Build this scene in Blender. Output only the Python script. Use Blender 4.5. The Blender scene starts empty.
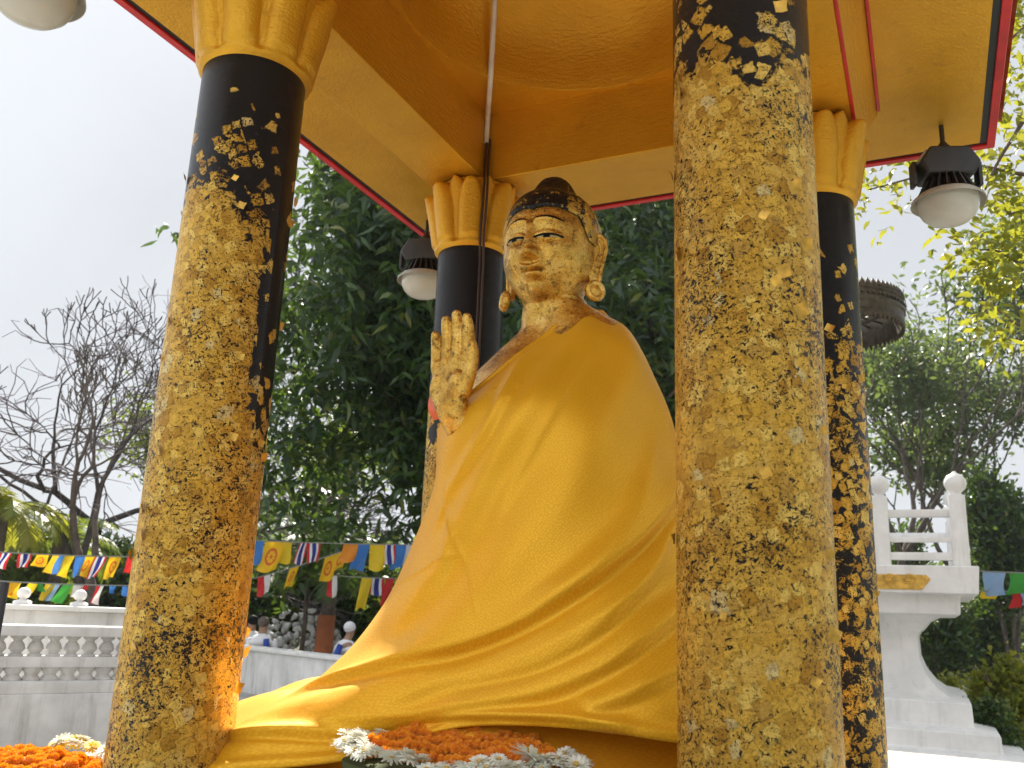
import bpy, bmesh, math, random
import numpy as np
from mathutils import Vector, Matrix, Quaternion
random.seed(7); rng = np.random.default_rng(7)
PI = math.pi
scene = bpy.context.scene
COL = scene.collection
R_ = math.radians

# ------------------------------------------------------------------ camera model
W, H = 1024, 768
FPX, PITCH, ROLL, YAW = 888.38, 0.2520, 0.04098, 0.44027
CAM = np.array([2.555, -2.6363, 0.0])
Fv = np.array([-math.sin(YAW)*math.cos(PITCH), math.cos(YAW)*math.cos(PITCH), math.sin(PITCH)])
R0 = np.array([math.cos(YAW), math.sin(YAW), 0.0]); U0 = np.cross(R0, Fv)
Rv = R0*math.cos(ROLL) + U0*math.sin(ROLL); Uv = -R0*math.sin(ROLL) + U0*math.cos(ROLL)
def ray(x, y): return FPX*Fv + (x-512)*Rv - (y-384)*Uv
def atD(x, y, D):
    d = ray(x, y); return Vector(CAM + d*(D/math.hypot(d[0], d[1])))
def atZ(x, y, z):
    d = ray(x, y); return Vector(CAM + d*(z/d[2]))
def atY(x, y, Y):
    d = ray(x, y); return Vector(CAM + d*((Y-CAM[1])/d[1]))
def proj(P):
    d = np.asarray(P) - CAM; z = d@Fv
    return np.stack([512 + FPX*(d@Rv)/z, 384 - FPX*(d@Uv)/z], -1)
cd = bpy.data.cameras.new('camera'); cam = bpy.data.objects.new('camera', cd); COL.objects.link(cam)
cam.matrix_world = Matrix(((Rv[0], Uv[0], -Fv[0], CAM[0]), (Rv[1], Uv[1], -Fv[1], CAM[1]), (Rv[2], Uv[2], -Fv[2], CAM[2]), (0, 0, 0, 1)))
cd.sensor_width = 36; cd.lens = FPX/W*36; cd.clip_start = .05; cd.clip_end = 3000
cd.dof.use_dof = True; cd.dof.focus_distance = 3.9; cd.dof.aperture_fstop = 4.0
scene.camera = cam

L = 2.1; CR = .2188; FLOOR = -.67; GROUND = -1.5
CAPZ, BEAMZ, EAVEZ, CEILZ, OV = 2.2314, 2.678, 2.9265, 3.15, 1.0026

# ------------------------------------------------------------------ node helpers
class NT:
    def __init__(s, name, bump=True):
        s.m = bpy.data.materials.new(name); s.m.use_nodes = True
        s.t = s.m.node_tree; s.t.nodes.clear()
        s.out = s.n('ShaderNodeOutputMaterial'); s.b = s.n('ShaderNodeBsdfPrincipled')
        s.l(s.b.outputs[0], s.out.inputs[0])
    def n(s, k, **kw):
        o = s.t.nodes.new(k)
        for a, v in kw.items(): setattr(o, a, v)
        return o
    def l(s, a, b): s.t.links.new(a, b)
    def put(s, sock, v):
        if hasattr(v, 'is_linked'): s.l(v, sock)
        elif isinstance(v, (tuple, list)):
            sock.default_value = (*v, 1) if len(v) == 3 and len(sock.default_value) == 4 else v
        else: sock.default_value = v
    def set(s, **kw):
        for k, v in kw.items():
            s.put(s.b.inputs[k.replace('_', ' ')], v)
    def math(s, op, a, b=0.0, c=0.0, clamp=False):
        o = s.n('ShaderNodeMath', operation=op, use_clamp=clamp)
        s.put(o.inputs[0], a); s.put(o.inputs[1], b); s.put(o.inputs[2], c)
        return o.outputs[0]
    def vmath(s, op, a, b):
        o = s.n('ShaderNodeVectorMath', operation=op); s.put(o.inputs[0], a)
        if op == 'SCALE': s.put(o.inputs['Scale'], b)
        else: s.put(o.inputs[1], b)
        return o.outputs[0]
    def co(s, k='Object'):
        return s.n('ShaderNodeTexCoord').outputs[k]
    def noise(s, vec, scale, detail=3, rough=.5, out='Fac', dist=0):
        o = s.n('ShaderNodeTexNoise'); s.put(o.inputs['Vector'], vec); s.put(o.inputs['Scale'], scale)
        s.put(o.inputs['Detail'], detail); s.put(o.inputs['Roughness'], rough); s.put(o.inputs['Distortion'], dist)
        return o.outputs[out]
    def vor(s, vec, scale, metric='EUCLIDEAN', feat='F1', rnd=1.0):
        o = s.n('ShaderNodeTexVoronoi', distance=metric, feature=feat); s.put(o.inputs['Vector'], vec)
        s.put(o.inputs['Scale'], scale); s.put(o.inputs['Randomness'], rnd)
        return o
    def step(s, x, a, b):
        o = s.n('ShaderNodeMapRange', interpolation_type='SMOOTHSTEP'); s.put(o.inputs[0], x)
        s.put(o.inputs[1], a); s.put(o.inputs[2], b); o.inputs[3].default_value = 0; o.inputs[4].default_value = 1
        return o.outputs[0]
    def mix(s, f, a, b, mode='MIX'):
        o = s.n('ShaderNodeMix', data_type='RGBA', blend_type=mode); s.put(o.inputs[0], f)
        s.put(o.inputs[6], a); s.put(o.inputs[7], b); return o.outputs[2]
    def fmix(s, f, a, b):
        o = s.n('ShaderNodeMix', data_type='FLOAT'); s.put(o.inputs[0], f); s.put(o.inputs[2], a); s.put(o.inputs[3], b)
        return o.outputs[0]
    def ramp(s, f, stops, const=False):
        o = s.n('ShaderNodeValToRGB'); s.put(o.inputs[0], f); cr = o.color_ramp
        if const: cr.interpolation = 'CONSTANT'
        while len(cr.elements) < len(stops): cr.elements.new(.5)
        for e, (p, c) in zip(cr.elements, stops): e.position = p; e.color = (*c, 1)
        return o.outputs[0]
    def bump(s, h, strength=.3, dist=.01):
        o = s.n('ShaderNodeBump'); s.put(o.inputs['Height'], h); s.put(o.inputs['Strength'], strength)
        o.inputs['Distance'].default_value = dist; s.l(o.outputs[0], s.b.inputs['Normal']); return o.outputs[0]
    def attr(s, name, out='Fac'):
        return s.n('ShaderNodeAttribute', attribute_name=name).outputs[out]

def simple(name, col, rough=.6, metal=0, var=.15, scale=4, bump=.15, bscale=40, dist=.004, spec=.5):
    t = NT(name); c = t.co()
    n = t.noise(c, scale, 5, .6); n2 = t.noise(c, bscale, 4, .6)
    dark = tuple(v*(1-var*1.6) for v in col); lite = tuple(min(1, v*(1+var)) for v in col)
    t.set(Base_Color=t.ramp(n, [(.28, dark), (.72, lite)]), Roughness=t.fmix(n2, max(0, rough-.1), min(1, rough+.1)), Metallic=metal, Specular_IOR_Level=spec)
    t.bump(n2, bump, dist)
    return t.m

def gold_column():
    t = NT('gold_leaf_lacquer')
    uv = t.co('UV'); cov = t.attr('coverage')
    dis = t.noise(uv, 26, 4, .6, 'Color'); dis2 = t.noise(uv, 110, 3, .6, 'Color')
    v = t.vmath('ADD', uv, t.vmath('SCALE', t.vmath('SUBTRACT', dis, (.5, .5, .5)), .032))
    v = t.vmath('ADD', v, t.vmath('SCALE', t.vmath('SUBTRACT', dis2, (.5, .5, .5)), .010))
    big = t.noise(uv, 2.6, 3, .6)
    # old rubbed leaf underneath, then single squares on top
    mask = t.step(t.noise(uv, 19, 6, .75, dist=.6), t.math('SUBTRACT', 1.00, t.math('MULTIPLY', cov, .76)), t.math('SUBTRACT', 1.03, t.math('MULTIPLY', cov, .76)))
    tone = t.ramp(t.noise(uv, 7, 5, .75), [(.3, (.47, .25, .036)), (.5, (.74, .43, .066)), (.7, (.86, .57, .14))])
    edge = t.math('MULTIPLY', mask, 0.0)
    for k, (rot, sc, off, th) in enumerate([(.1, 12, 0, .40), (.62, 14.5, 3.1, .40), (1.15, 18, 7.7, .41), (-.30, 22, 12.3, .40)]):
        mp = t.n('ShaderNodeMapping'); mp.inputs['Rotation'].default_value = (0, 0, rot); mp.inputs['Location'].default_value = (off, off*.7, 0)
        t.l(v, mp.inputs[0])
        vo = t.vor(mp.outputs[0], sc, 'CHEBYCHEV', 'F1', .7); vo.voronoi_dimensions = '2D'
        sep = t.n('ShaderNodeSeparateColor'); t.l(vo.outputs['Color'], sep.inputs[0])
        m = t.math('MULTIPLY', t.math('LESS_THAN', sep.outputs[0], t.math('MULTIPLY', cov, t.math('SUBTRACT', .62, t.math('MULTIPLY', t.step(cov, .38, .66), .27)))), t.math('LESS_THAN', vo.outputs['Distance'], th))
        tk = t.ramp(sep.outputs[1], [(0, (.54, .28, .035)), (.12, (.82, .49, .075)), (.42, (.74, .42, .055)), (.62, (.90, .60, .13)), (.88, (.62, .36, .07)), (.96, (.80, .60, .24))], True)
        tone = t.mix(m, tone, tk); mask = t.math('MAXIMUM', mask, m)
        edge = t.fmix(m, edge, t.step(vo.outputs['Distance'], th-.07, th))
    th = t.math('MULTIPLY', t.math('SUBTRACT', big, .5), -.34)
    f1 = t.step(t.noise(uv, 62, 4, .72, dist=.9), t.math('ADD', .565, th), t.math('ADD', .60, th))
    f2 = t.step(t.noise(uv, 24, 5, .74, dist=.7), t.math('ADD', .635, th), t.math('ADD', .655, th))
    f3 = t.step(t.noise(uv, 140, 2, .6, dist=.4), t.math('ADD', .62, th), t.math('ADD', .66, th))
    keep = t.math('SUBTRACT', 1.0, t.math('MAXIMUM', f1, t.math('MAXIMUM', f2, f3)))
    gold = t.math('MULTIPLY', mask, keep)
    dirt = t.step(t.noise(uv, 48, 5, .78), .47, .66)
    tone = t.mix(t.math('MULTIPLY', dirt, .58), tone, (.17, .078, .014))
    tone = t.mix(t.math('MULTIPLY', edge, .45), tone, (.16, .08, .015))
    lac = t.mix(t.step(t.noise(uv, 40, 3), .5, .8), (.003, .003, .004), (.012, .010, .008))
    t.set(Base_Color=t.mix(gold, lac, tone), Metallic=t.math('MULTIPLY', gold, .85),
          Roughness=t.fmix(gold, t.fmix(t.noise(uv, 8, 3), .06, .14), t.fmix(t.noise(uv, 38, 5, .7), .18, .48)), Specular_IOR_Level=t.fmix(gold, .22, .45))
    wr = t.math('ADD', t.math('MULTIPLY', gold, .9), t.math('MULTIPLY', t.noise(uv, 75, 6, .78, dist=1.5), 1.5))
    wr = t.math('SUBTRACT', wr, t.math('MULTIPLY', edge, .5))
    t.bump(wr, 1.0, .006)
    return t.m

def gold_statue():
    t = NT('gilded_skin'); c = t.co()
    n = t.noise(c, 9, 5, .65); w = t.noise(c, 55, 5, .7, dist=1.5)
    vo = t.vor(t.vmath('ADD', c, t.vmath('SCALE', t.noise(c, 20, 3, out='Color'), .03)), 16, 'CHEBYCHEV')
    tone = t.ramp(n, [(.28, (.36, .17, .025)), (.5, (.74, .44, .085)), (.72, (.86, .60, .18))])
    tone = t.mix(t.math('MULTIPLY', t.step(t.noise(c, 22, 6, .78), .52, .64), .85), tone, (.12, .055, .012))
    sp = t.step(t.noise(c, 70, 3, .6), .66, .70)
    tone = t.mix(sp, tone, (.02, .014, .01))
    t.set(Base_Color=tone, Metallic=.9, Roughness=t.fmix(w, .14, .38))
    h = t.math('ADD', w, t.math('MULTIPLY', vo.outputs['Distance'], .8))
    t.bump(h, .7, .006)
    return t.m

def robe_mat(name, ca, cb, shine=.35):
    t = NT(name); uv = t.co('UV'); c = t.co()
    mp = t.n('ShaderNodeMapping'); mp.inputs['Rotation'].default_value = (0, 0, .6); t.l(uv, mp.inputs[0])
    vo = t.vor(mp.outputs[0], 95, 'MANHATTAN', 'F1', .65); vo.voronoi_dimensions = '2D'
    mot = t.step(vo.outputs['Distance'], .30, .45)
    w = t.n('ShaderNodeTexWave'); w.inputs['Scale'].default_value = 110; w.inputs['Distortion'].default_value = .6; t.l(uv, w.inputs[0])
    wk = t.noise(c, 6, 4, .6)
    col = t.mix(t.math('MULTIPLY', mot, .45), ca, cb)
    col = t.mix(t.math('MULTIPLY', t.step(wk, .4, .7), .18), col, cb)
    t.set(Base_Color=col, Roughness=t.fmix(mot, .33, .48), Sheen_Weight=.25, Sheen_Roughness=.4, Sheen_Tint=(1, .75, .25), Specular_IOR_Level=shine, Metallic=.35)
    tr = t.n('ShaderNodeBsdfTranslucent'); tr.inputs[0].default_value = (.9, .45, .03, 1)
    mx = t.n('ShaderNodeMixShader'); mx.inputs[0].default_value = .10
    t.l(t.b.outputs[0], mx.inputs[1]); t.l(tr.outputs[0], mx.inputs[2]); t.l(mx.outputs[0], t.out.inputs[0])
    h = t.math('ADD', t.math('MULTIPLY', mot, .8), t.math('MULTIPLY', w.outputs['Fac'], .25))
    h = t.math('ADD', h, t.math('MULTIPLY', t.noise(c, 16, 4, .6), 1.6))
    t.bump(h, .13, .004)
    return t.m

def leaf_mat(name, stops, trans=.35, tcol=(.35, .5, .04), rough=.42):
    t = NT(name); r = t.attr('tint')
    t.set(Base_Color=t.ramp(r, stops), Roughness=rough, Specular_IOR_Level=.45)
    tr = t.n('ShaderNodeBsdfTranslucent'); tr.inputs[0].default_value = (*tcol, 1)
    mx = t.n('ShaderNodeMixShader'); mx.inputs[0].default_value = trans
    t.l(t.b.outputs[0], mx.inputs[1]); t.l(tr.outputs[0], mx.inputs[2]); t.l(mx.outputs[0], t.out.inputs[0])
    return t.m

M = {}
M['column'] = gold_column(); M['gilt'] = gold_statue()
M['robe'] = robe_mat('golden_satin', (.90, .485, .018), (.70, .31, .006))
M['undercloth'] = robe_mat('orange_satin', (.86, .38, .012), (.70, .26, .006))
def paint_gold():
    t = NT('golden_paint'); c = t.co()
    n = t.noise(c, 2.2, 5, .6); st = t.noise(t.vmath('MULTIPLY', c, (6, 6, 22)), 3, 4, .6); f = t.noise(c, 70, 4, .6)
    col = t.ramp(n, [(.25, (.62, .30, .013)), (.75, (.76, .40, .020))])
    col = t.mix(t.math('MULTIPLY', t.step(t.noise(c, 9, 6, .7), .58, .75), .4), col, (.36, .17, .015))
    t.set(Base_Color=col, Roughness=t.fmix(st, .28, .48), Metallic=.5)
    t.bump(t.math('ADD', t.math('MULTIPLY', st, 1.2), f), .5, .008); return t.m
M['paint'] = paint_gold()
M['red'] = simple('red_paint', (.55, .02, .02), .4, var=.2)
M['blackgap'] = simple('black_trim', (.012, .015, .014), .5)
M['white'] = simple('white_paint', (.78, .77, .75), .55, var=.10, scale=3, bump=.2)
M['white2'] = simple('aged_whitewash', (.74, .73, .71), .75, var=.16, scale=2.5, bump=.4)
M['tile'] = simple('roof_tile', (.42, .12, .03), .5, var=.3, scale=8)
M['conduit'] = simple('white_conduit', (.72, .69, .62), .45, var=.12, scale=9)
M['wire'] = simple('brown_cable', (.05, .025, .015), .5)
M['lampbody'] = simple('dark_grey_casting', (.045, .042, .038), .45, var=.25, metal=.3)
M['lamprim'] = simple('dusty_reflector', (.42, .39, .32), .5, var=.2)
M['plate'] = simple('beige_plate', (.45, .38, .28), .5)
M['bronze'] = simple('tarnished_bronze', (.085, .07, .05), .5, metal=.45, var=.4, scale=20, bump=.5)
M['hair'] = None
M['black'] = simple('black_lacquer', (.006, .006, .006), .7, var=.2, spec=.15)
M['eyewhite'] = simple('eye_white', (.46, .36, .17), .3, var=.1)
def streaked(m, amt):
    nt_ = m.node_tree; b = next(n for n in nt_.nodes if n.type == 'BSDF_PRINCIPLED'); src = b.inputs['Base Color'].links[0].from_socket
    tc = nt_.nodes.new('ShaderNodeTexCoord'); mp = nt_.nodes.new('ShaderNodeMapping'); mp.inputs['Scale'].default_value = (9, 9, .9); nt_.links.new(tc.outputs['Object'], mp.inputs[0])
    nz = nt_.nodes.new('ShaderNodeTexNoise'); nz.inputs['Scale'].default_value = 1.0; nz.inputs['Detail'].default_value = 6; nz.inputs['Roughness'].default_value = .7; nt_.links.new(mp.outputs[0], nz.inputs['Vector'])
    mr = nt_.nodes.new('ShaderNodeMapRange'); nt_.links.new(nz.outputs['Fac'], mr.inputs[0]); mr.inputs[1].default_value = .52; mr.inputs[2].default_value = .78; mr.inputs[4].default_value = amt
    mx = nt_.nodes.new('ShaderNodeMix'); mx.data_type = 'RGBA'; nt_.links.new(mr.outputs[0], mx.inputs[0]); nt_.links.new(src, mx.inputs[6]); mx.inputs[7].default_value = (.20, .185, .155, 1); nt_.links.new(mx.outputs[2], b.inputs['Base Color'])
streaked(M['white'], .35); streaked(M['white2'], .6)
M['concrete'] = simple('pale_terrace_tile', (.40, .39, .37), .7, var=.2, scale=1.2, bump=.3)
M['grass'] = simple('grass_blades', (.06, .10, .025), .7, var=.4)
M['bark'] = simple('grey_brown_bark', (.11, .085, .068), .9, var=.4, scale=6, bump=.7, bscale=14, dist=.03)
M['barkd'] = simple('dark_bark', (.075, .06, .06), .9, var=.35, scale=6, bump=.6, bscale=14, dist=.03)
M['barktwig'] = simple('purplish_twigs', (.20, .16, .18), .9, var=.3)
M['skin'] = simple('skin', (.30, .17, .10), .5, var=.1)
M['shirt'] = simple('white_cotton', (.72, .72, .74), .8, var=.06)
M['blue'] = simple('blue_cotton', (.02, .06, .30), .8, var=.15)
M['stone'] = simple('white_stone', (.55, .55, .54), .85, var=.3, scale=5, bump=.5)
M['rust'] = simple('orange_brown_wrap', (.30, .09, .03), .8, var=.25)
M['redcloth'] = simple('red_orange_cloth', (.72, .12, .015), .55, var=.15)
M['pole'] = simple('dark_metal_pole', (.03, .03, .035), .5)
M['cord'] = simple('cord', (.25, .25, .22), .8)
M['goldplaque'] = simple('gilt_plaque', (.66, .40, .07), .4, metal=.3, var=.3, scale=18, bump=.6)
t = NT('black_hair_with_gilt_flecks'); c = t.co()
sx_ = t.n('ShaderNodeSeparateXYZ'); t.l(c, sx_.inputs[0]); sd2 = t.math('MULTIPLY', t.step(t.math('ABSOLUTE', t.math('SUBTRACT', sx_.outputs[0], 1.02)), .10, .20), .16)
fl = t.step(t.math('ADD', t.noise(c, 30, 5, .75), sd2), .585, .65)
t.set(Base_Color=t.mix(fl, (.004, .004, .004), (.55, .33, .06)), Roughness=.42, Specular_IOR_Level=.35, Metallic=t.math('MULTIPLY', fl, .7))
hv = t.vor(c, 42); t.bump(t.math('SUBTRACT', 1, hv.outputs['Distance']), .5, .008); M['hair'] = t.m
t = NT('frosted_glass'); t.set(Base_Color=(.80, .77, .66), Roughness=.35, Transmission_Weight=.35, Subsurface_Weight=.0, Coat_Weight=.4, IOR=1.4); t.bump(t.noise(t.co(), 30, 3), .1, .004); M['globe'] = t.m
def petal_mat(name, a, b):
    t = NT(name); n = t.noise(t.co(), 60, 3); t.set(Base_Color=t.mix(n, a, b), Roughness=.6, Sheen_Weight=.2)
    tr = t.n('ShaderNodeBsdfTranslucent'); tr.inputs[0].default_value = (*b, 1); mx = t.n('ShaderNodeMixShader'); mx.inputs[0].default_value = .25
    t.l(t.b.outputs[0], mx.inputs[1]); t.l(tr.outputs[0], mx.inputs[2]); t.l(mx.outputs[0], t.out.inputs[0]); return t.m
M['marigold'] = petal_mat('marigold_petals', (.85, .27, .006), (.90, .42, .015))
M['yellowflower'] = petal_mat('yellow_petals', (.80, .52, .02), (.85, .62, .06))
M['whiteflower'] = petal_mat('white_petals', (.74, .74, .62), (.82, .82, .74))
M['flowercore'] = simple('flower_core', (.55, .33, .02), .8, bump=.6)
M['moss'] = simple('green_foam_and_leaves', (.05, .07, .02), .9)
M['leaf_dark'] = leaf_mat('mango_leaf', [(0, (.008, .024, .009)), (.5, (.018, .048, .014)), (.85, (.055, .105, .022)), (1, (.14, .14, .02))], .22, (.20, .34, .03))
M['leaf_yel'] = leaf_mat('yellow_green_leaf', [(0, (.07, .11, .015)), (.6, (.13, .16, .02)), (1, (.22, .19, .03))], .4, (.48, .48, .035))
M['leaf_pale'] = leaf_mat('hazy_leaf', [(0, (.035, .06, .035)), (.6, (.06, .10, .05)), (1, (.12, .15, .05))], .3, (.25, .35, .07))
M['leaf_mid'] = leaf_mat('shrub_leaf', [(0, (.03, .06, .015)), (.6, (.06, .11, .02)), (1, (.16, .20, .03))], .35, (.38, .48, .04))

# ------------------------------------------------------------------ mesh helpers
def children(o): return [c for c in bpy.data.objects if c.parent == o]
def tag(o, label=None, cat=None, group=None, kind=None):
    for k, v in (('label', label), ('category', cat), ('group', group), ('kind', kind)):
        if v: o[k] = v
    return o
def empty(name, loc, label=None, cat=None, group=None, rz=0):
    o = bpy.data.objects.new(name, None); COL.objects.link(o); o.location = loc; o.rotation_euler.z = rz
    o.empty_display_size = .1
    bpy.context.view_layer.update()
    return tag(o, label, cat, group)
class MB:
    def __init__(s): s.v = []; s.f = []; s.uv = None
    def add(s, v, f):
        n = len(s.v); s.v += [tuple(map(float, p)) for p in v]; s.f += [tuple(i+n for i in q) for q in f]; return s
    def box(s, c, d, rz=0, bev=0, tilt=None):
        bm = bmesh.new(); bmesh.ops.create_cube(bm, size=1)
        for v in bm.verts: v.co = Vector((v.co.x*d[0], v.co.y*d[1], v.co.z*d[2]))
        if bev: bmesh.ops.bevel(bm, geom=bm.edges[:], offset=bev, segments=2, affect='EDGES', profile=.6)
        m = Matrix.Translation(c) @ Matrix.Rotation(rz, 4, 'Z') @ (tilt.to_4x4() if tilt is not None else Matrix())
        bm.transform(m); bm.verts.index_update()
        s.add([v.co for v in bm.verts], [[v.index for v in f.verts] for f in bm.faces]); bm.free(); return s
    def lathe(s, prof, n=32, c=(0, 0, 0), closed=False, axis=None, a0=0):
        N = len(prof); vs = []
        for r, z in prof:
            for i in range(n):
                a = a0 + 2*PI*i/n; vs.append(Vector((r*math.cos(a), r*math.sin(a), z)))
        if axis is not None:
            q = Vector((0, 0, 1)).rotation_difference(Vector(axis)); vs = [q @ v for v in vs]
        c = Vector(c); vs = [v+c for v in vs]; fs = []
        for j in range(N-1):
            for i in range(n): fs.append((j*n+i, j*n+(i+1) % n, (j+1)*n+(i+1) % n, (j+1)*n+i))
        if closed: fs.append(tuple(range(n))[::-1]); fs.append(tuple((N-1)*n+i for i in range(n)))
        return s.add(vs, fs)
    def tube(s, pts, rad, n=8, caps=True):
        pts = [Vector(p) for p in pts]; rad = rad if hasattr(rad, '__len__') else [rad]*len(pts)
        vs = []; fs = []; up = Vector((.13, .27, .95)); prev = None
        for k, p in enumerate(pts):
            t_ = (pts[min(k+1, len(pts)-1)] - pts[max(k-1, 0)]).normalized()
            if prev is None:
                a = t_.cross(up); a = a if a.length > .05 else t_.cross(Vector((1, 0, 0)))
            else: a = prev - t_*prev.dot(t_)
            a.normalize(); prev = a; b = t_.cross(a)
            for i in range(n):
                q = 2*PI*i/n; vs.append(p + (a*math.cos(q)+b*math.sin(q))*rad[k])
        for k in range(len(pts)-1):
            for i in range(n): fs.append((k*n+i, k*n+(i+1) % n, (k+1)*n+(i+1) % n, (k+1)*n+i))
        if caps: fs.append(tuple(range(n))[::-1]); fs.append(tuple((len(pts)-1)*n+i for i in range(n)))
        return s.add(vs, fs)
    def sphere(s, c, r, n=16, m=10, sc=(1, 1, 1)):
        prof = [(max(1e-4, math.sin(PI*k/m)), -math.cos(PI*k/m)) for k in range(m+1)]
        b = MB().lathe(prof, n); return s.add([(c[0]+v[0]*r*sc[0], c[1]+v[1]*r*sc[1], c[2]+v[2]*r*sc[2]) for v in b.v], b.f)
    def prism(s, outline, h, mat):
        """outline (x,y) extruded 0..h in z, then transformed"""
        n = len(outline); vs = [mat @ Vector((x, y, 0)) for x, y in outline]+[mat @ Vector((x, y, h)) for x, y in outline]
        fs = [tuple(range(n))[::-1], tuple(range(n, 2*n))]+[(i, (i+1) % n, n+(i+1) % n, n+i) for i in range(n)]
        return s.add(vs, fs)
    def build(s, name, m, parent=None, smooth=35, bevel=0):
        me = bpy.data.meshes.new(name); me.from_pydata(s.v, [], s.f); me.update()
        bm = bmesh.new(); bm.from_mesh(me); bmesh.ops.recalc_face_normals(bm, faces=bm.faces); bm.to_mesh(me); bm.free()
        return link(name, me, m, parent, smooth, bevel)
def link(name, me, m, parent=None, smooth=35, bevel=0):
    o = bpy.data.objects.new(name, me); COL.objects.link(o)
    if m is not None: me.materials.append(m)
    if smooth:
        me.shade_smooth()
        if smooth < 180: me.set_sharp_from_angle(angle=R_(smooth))
    if parent is not None:
        o.parent = parent; o.matrix_parent_inverse = pinv(parent)
    if bevel:
        b = o.modifiers.new('bevel', 'BEVEL'); b.width = bevel; b.segments = 2; b.limit_method = 'ANGLE'
    return o
def wm(o):
    m = Matrix.LocRotScale(o.location, o.rotation_euler, o.scale)
    return (wm(o.parent) @ o.matrix_parent_inverse @ m) if o.parent else m
def pinv(o): return wm(o).inverted()
def npmesh(name, V, Fq, m, parent=None, smooth=0, attrs=None):
    V = np.asarray(V, np.float32); Fq = np.asarray(Fq, np.int32); k = Fq.shape[1]
    me = bpy.data.meshes.new(name); me.vertices.add(len(V)); me.vertices.foreach_set('co', V.ravel())
    me.loops.add(Fq.size); me.loops.foreach_set('vertex_index', Fq.ravel())
    me.polygons.add(len(Fq)); me.polygons.foreach_set('loop_start', np.arange(len(Fq), dtype=np.int32)*k)
    me.update(calc_edges=True)
    for n, a in (attrs or {}).items():
        at = me.attributes.new(n, 'FLOAT', 'POINT'); at.data.foreach_set('value', np.asarray(a, np.float32))
    return link(name, me, m, parent, smooth)
def grid_faces(nu, nv, wrap=True):
    """index (j*nu+i), j rows"""
    i = np.arange(nu if wrap else nu-1); j = np.arange(nv-1)
    I, J = np.meshgrid(i, j); I2 = (I+1) % nu
    return np.stack([J*nu+I, J*nu+I2, (J+1)*nu+I2, (J+1)*nu+I], -1).reshape(-1, 4)
def set_uv(o, uv):
    me = o.data; l = me.uv_layers.new(name='UVMap'); vi = np.empty(len(me.loops), np.int32); me.loops.foreach_get('vertex_index', vi)
    l.data.foreach_set('uv', np.asarray(uv, np.float32)[vi].ravel())
def sstep(a, b, x):
    t = np.clip((x-a)/(b-a), 0, 1); return t*t*(3-2*t)

# ------------------------------------------------------------------ world, sun
SUN_AZ = math.atan2(.83, -.56); SUN_EL = R_(45)       # behind the pavilion, to the left
sd = Vector((math.cos(SUN_AZ)*math.cos(SUN_EL), math.sin(SUN_AZ)*math.cos(SUN_EL), math.sin(SUN_EL)))
sl = bpy.data.lights.new('sun', 'SUN'); sl.energy = 5.0; sl.angle = R_(.6); sl.color = (1, .93, .80)
so = bpy.data.objects.new('sun', sl); COL.objects.link(so); so.rotation_euler = sd.to_track_quat('Z', 'Y').to_euler(); so.location = sd*40
wd = bpy.data.worlds.new('World'); scene.world = wd; wd.use_nodes = True
nt = wd.node_tree; bg = nt.nodes['Background']
sky = nt.nodes.new('ShaderNodeTexSky'); sky.sky_type = 'NISHITA'; sky.sun_disc = False
sky.sun_elevation = SUN_EL; sky.sun_rotation = PI/2-SUN_AZ; sky.dust_density = 2.0; sky.air_density = 1.0; sky.ozone_density = 1.0; sky.altitude = 300
# thin high cloud whitens the sky
hs = nt.nodes.new('ShaderNodeHueSaturation'); hs.inputs['Saturation'].default_value = .33; nt.links.new(sky.outputs[0], hs.inputs['Color'])
# an even veil of thin cloud over most of the sky
tc = nt.nodes.new('ShaderNodeTexCoord'); nz = nt.nodes.new('ShaderNodeTexNoise'); nz.inputs['Scale'].default_value = 1.7; nz.inputs['Detail'].default_value = 6; nz.inputs['Roughness'].default_value = .55
nt.links.new(tc.outputs['Generated'], nz.inputs['Vector'])
mr = nt.nodes.new('ShaderNodeMapRange'); nt.links.new(nz.outputs['Fac'], mr.inputs[0]); mr.inputs[1].default_value = .25; mr.inputs[2].default_value = .7; mr.inputs[3].default_value = .92; mr.inputs[4].default_value = 1.0
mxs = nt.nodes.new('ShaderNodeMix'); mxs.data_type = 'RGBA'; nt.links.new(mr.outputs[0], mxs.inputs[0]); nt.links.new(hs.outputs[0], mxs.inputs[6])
# added glow: unseen sky behind the camera brightened to light the robe
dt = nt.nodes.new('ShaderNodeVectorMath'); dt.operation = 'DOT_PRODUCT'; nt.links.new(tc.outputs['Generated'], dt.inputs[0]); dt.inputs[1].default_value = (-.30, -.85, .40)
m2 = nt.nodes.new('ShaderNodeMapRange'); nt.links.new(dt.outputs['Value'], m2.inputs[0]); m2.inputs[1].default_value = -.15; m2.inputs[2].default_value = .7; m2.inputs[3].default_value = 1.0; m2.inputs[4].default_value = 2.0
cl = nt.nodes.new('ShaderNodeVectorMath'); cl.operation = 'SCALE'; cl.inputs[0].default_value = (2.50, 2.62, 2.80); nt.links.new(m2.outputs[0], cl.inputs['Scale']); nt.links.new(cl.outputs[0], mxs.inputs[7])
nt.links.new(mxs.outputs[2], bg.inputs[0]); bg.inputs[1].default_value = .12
vs_ = scene.view_settings; vs_.view_transform = 'Standard'; vs_.look = 'None'; vs_.gamma = 1; vs_.exposure = 1.2; vs_.use_curve_mapping = False

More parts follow.
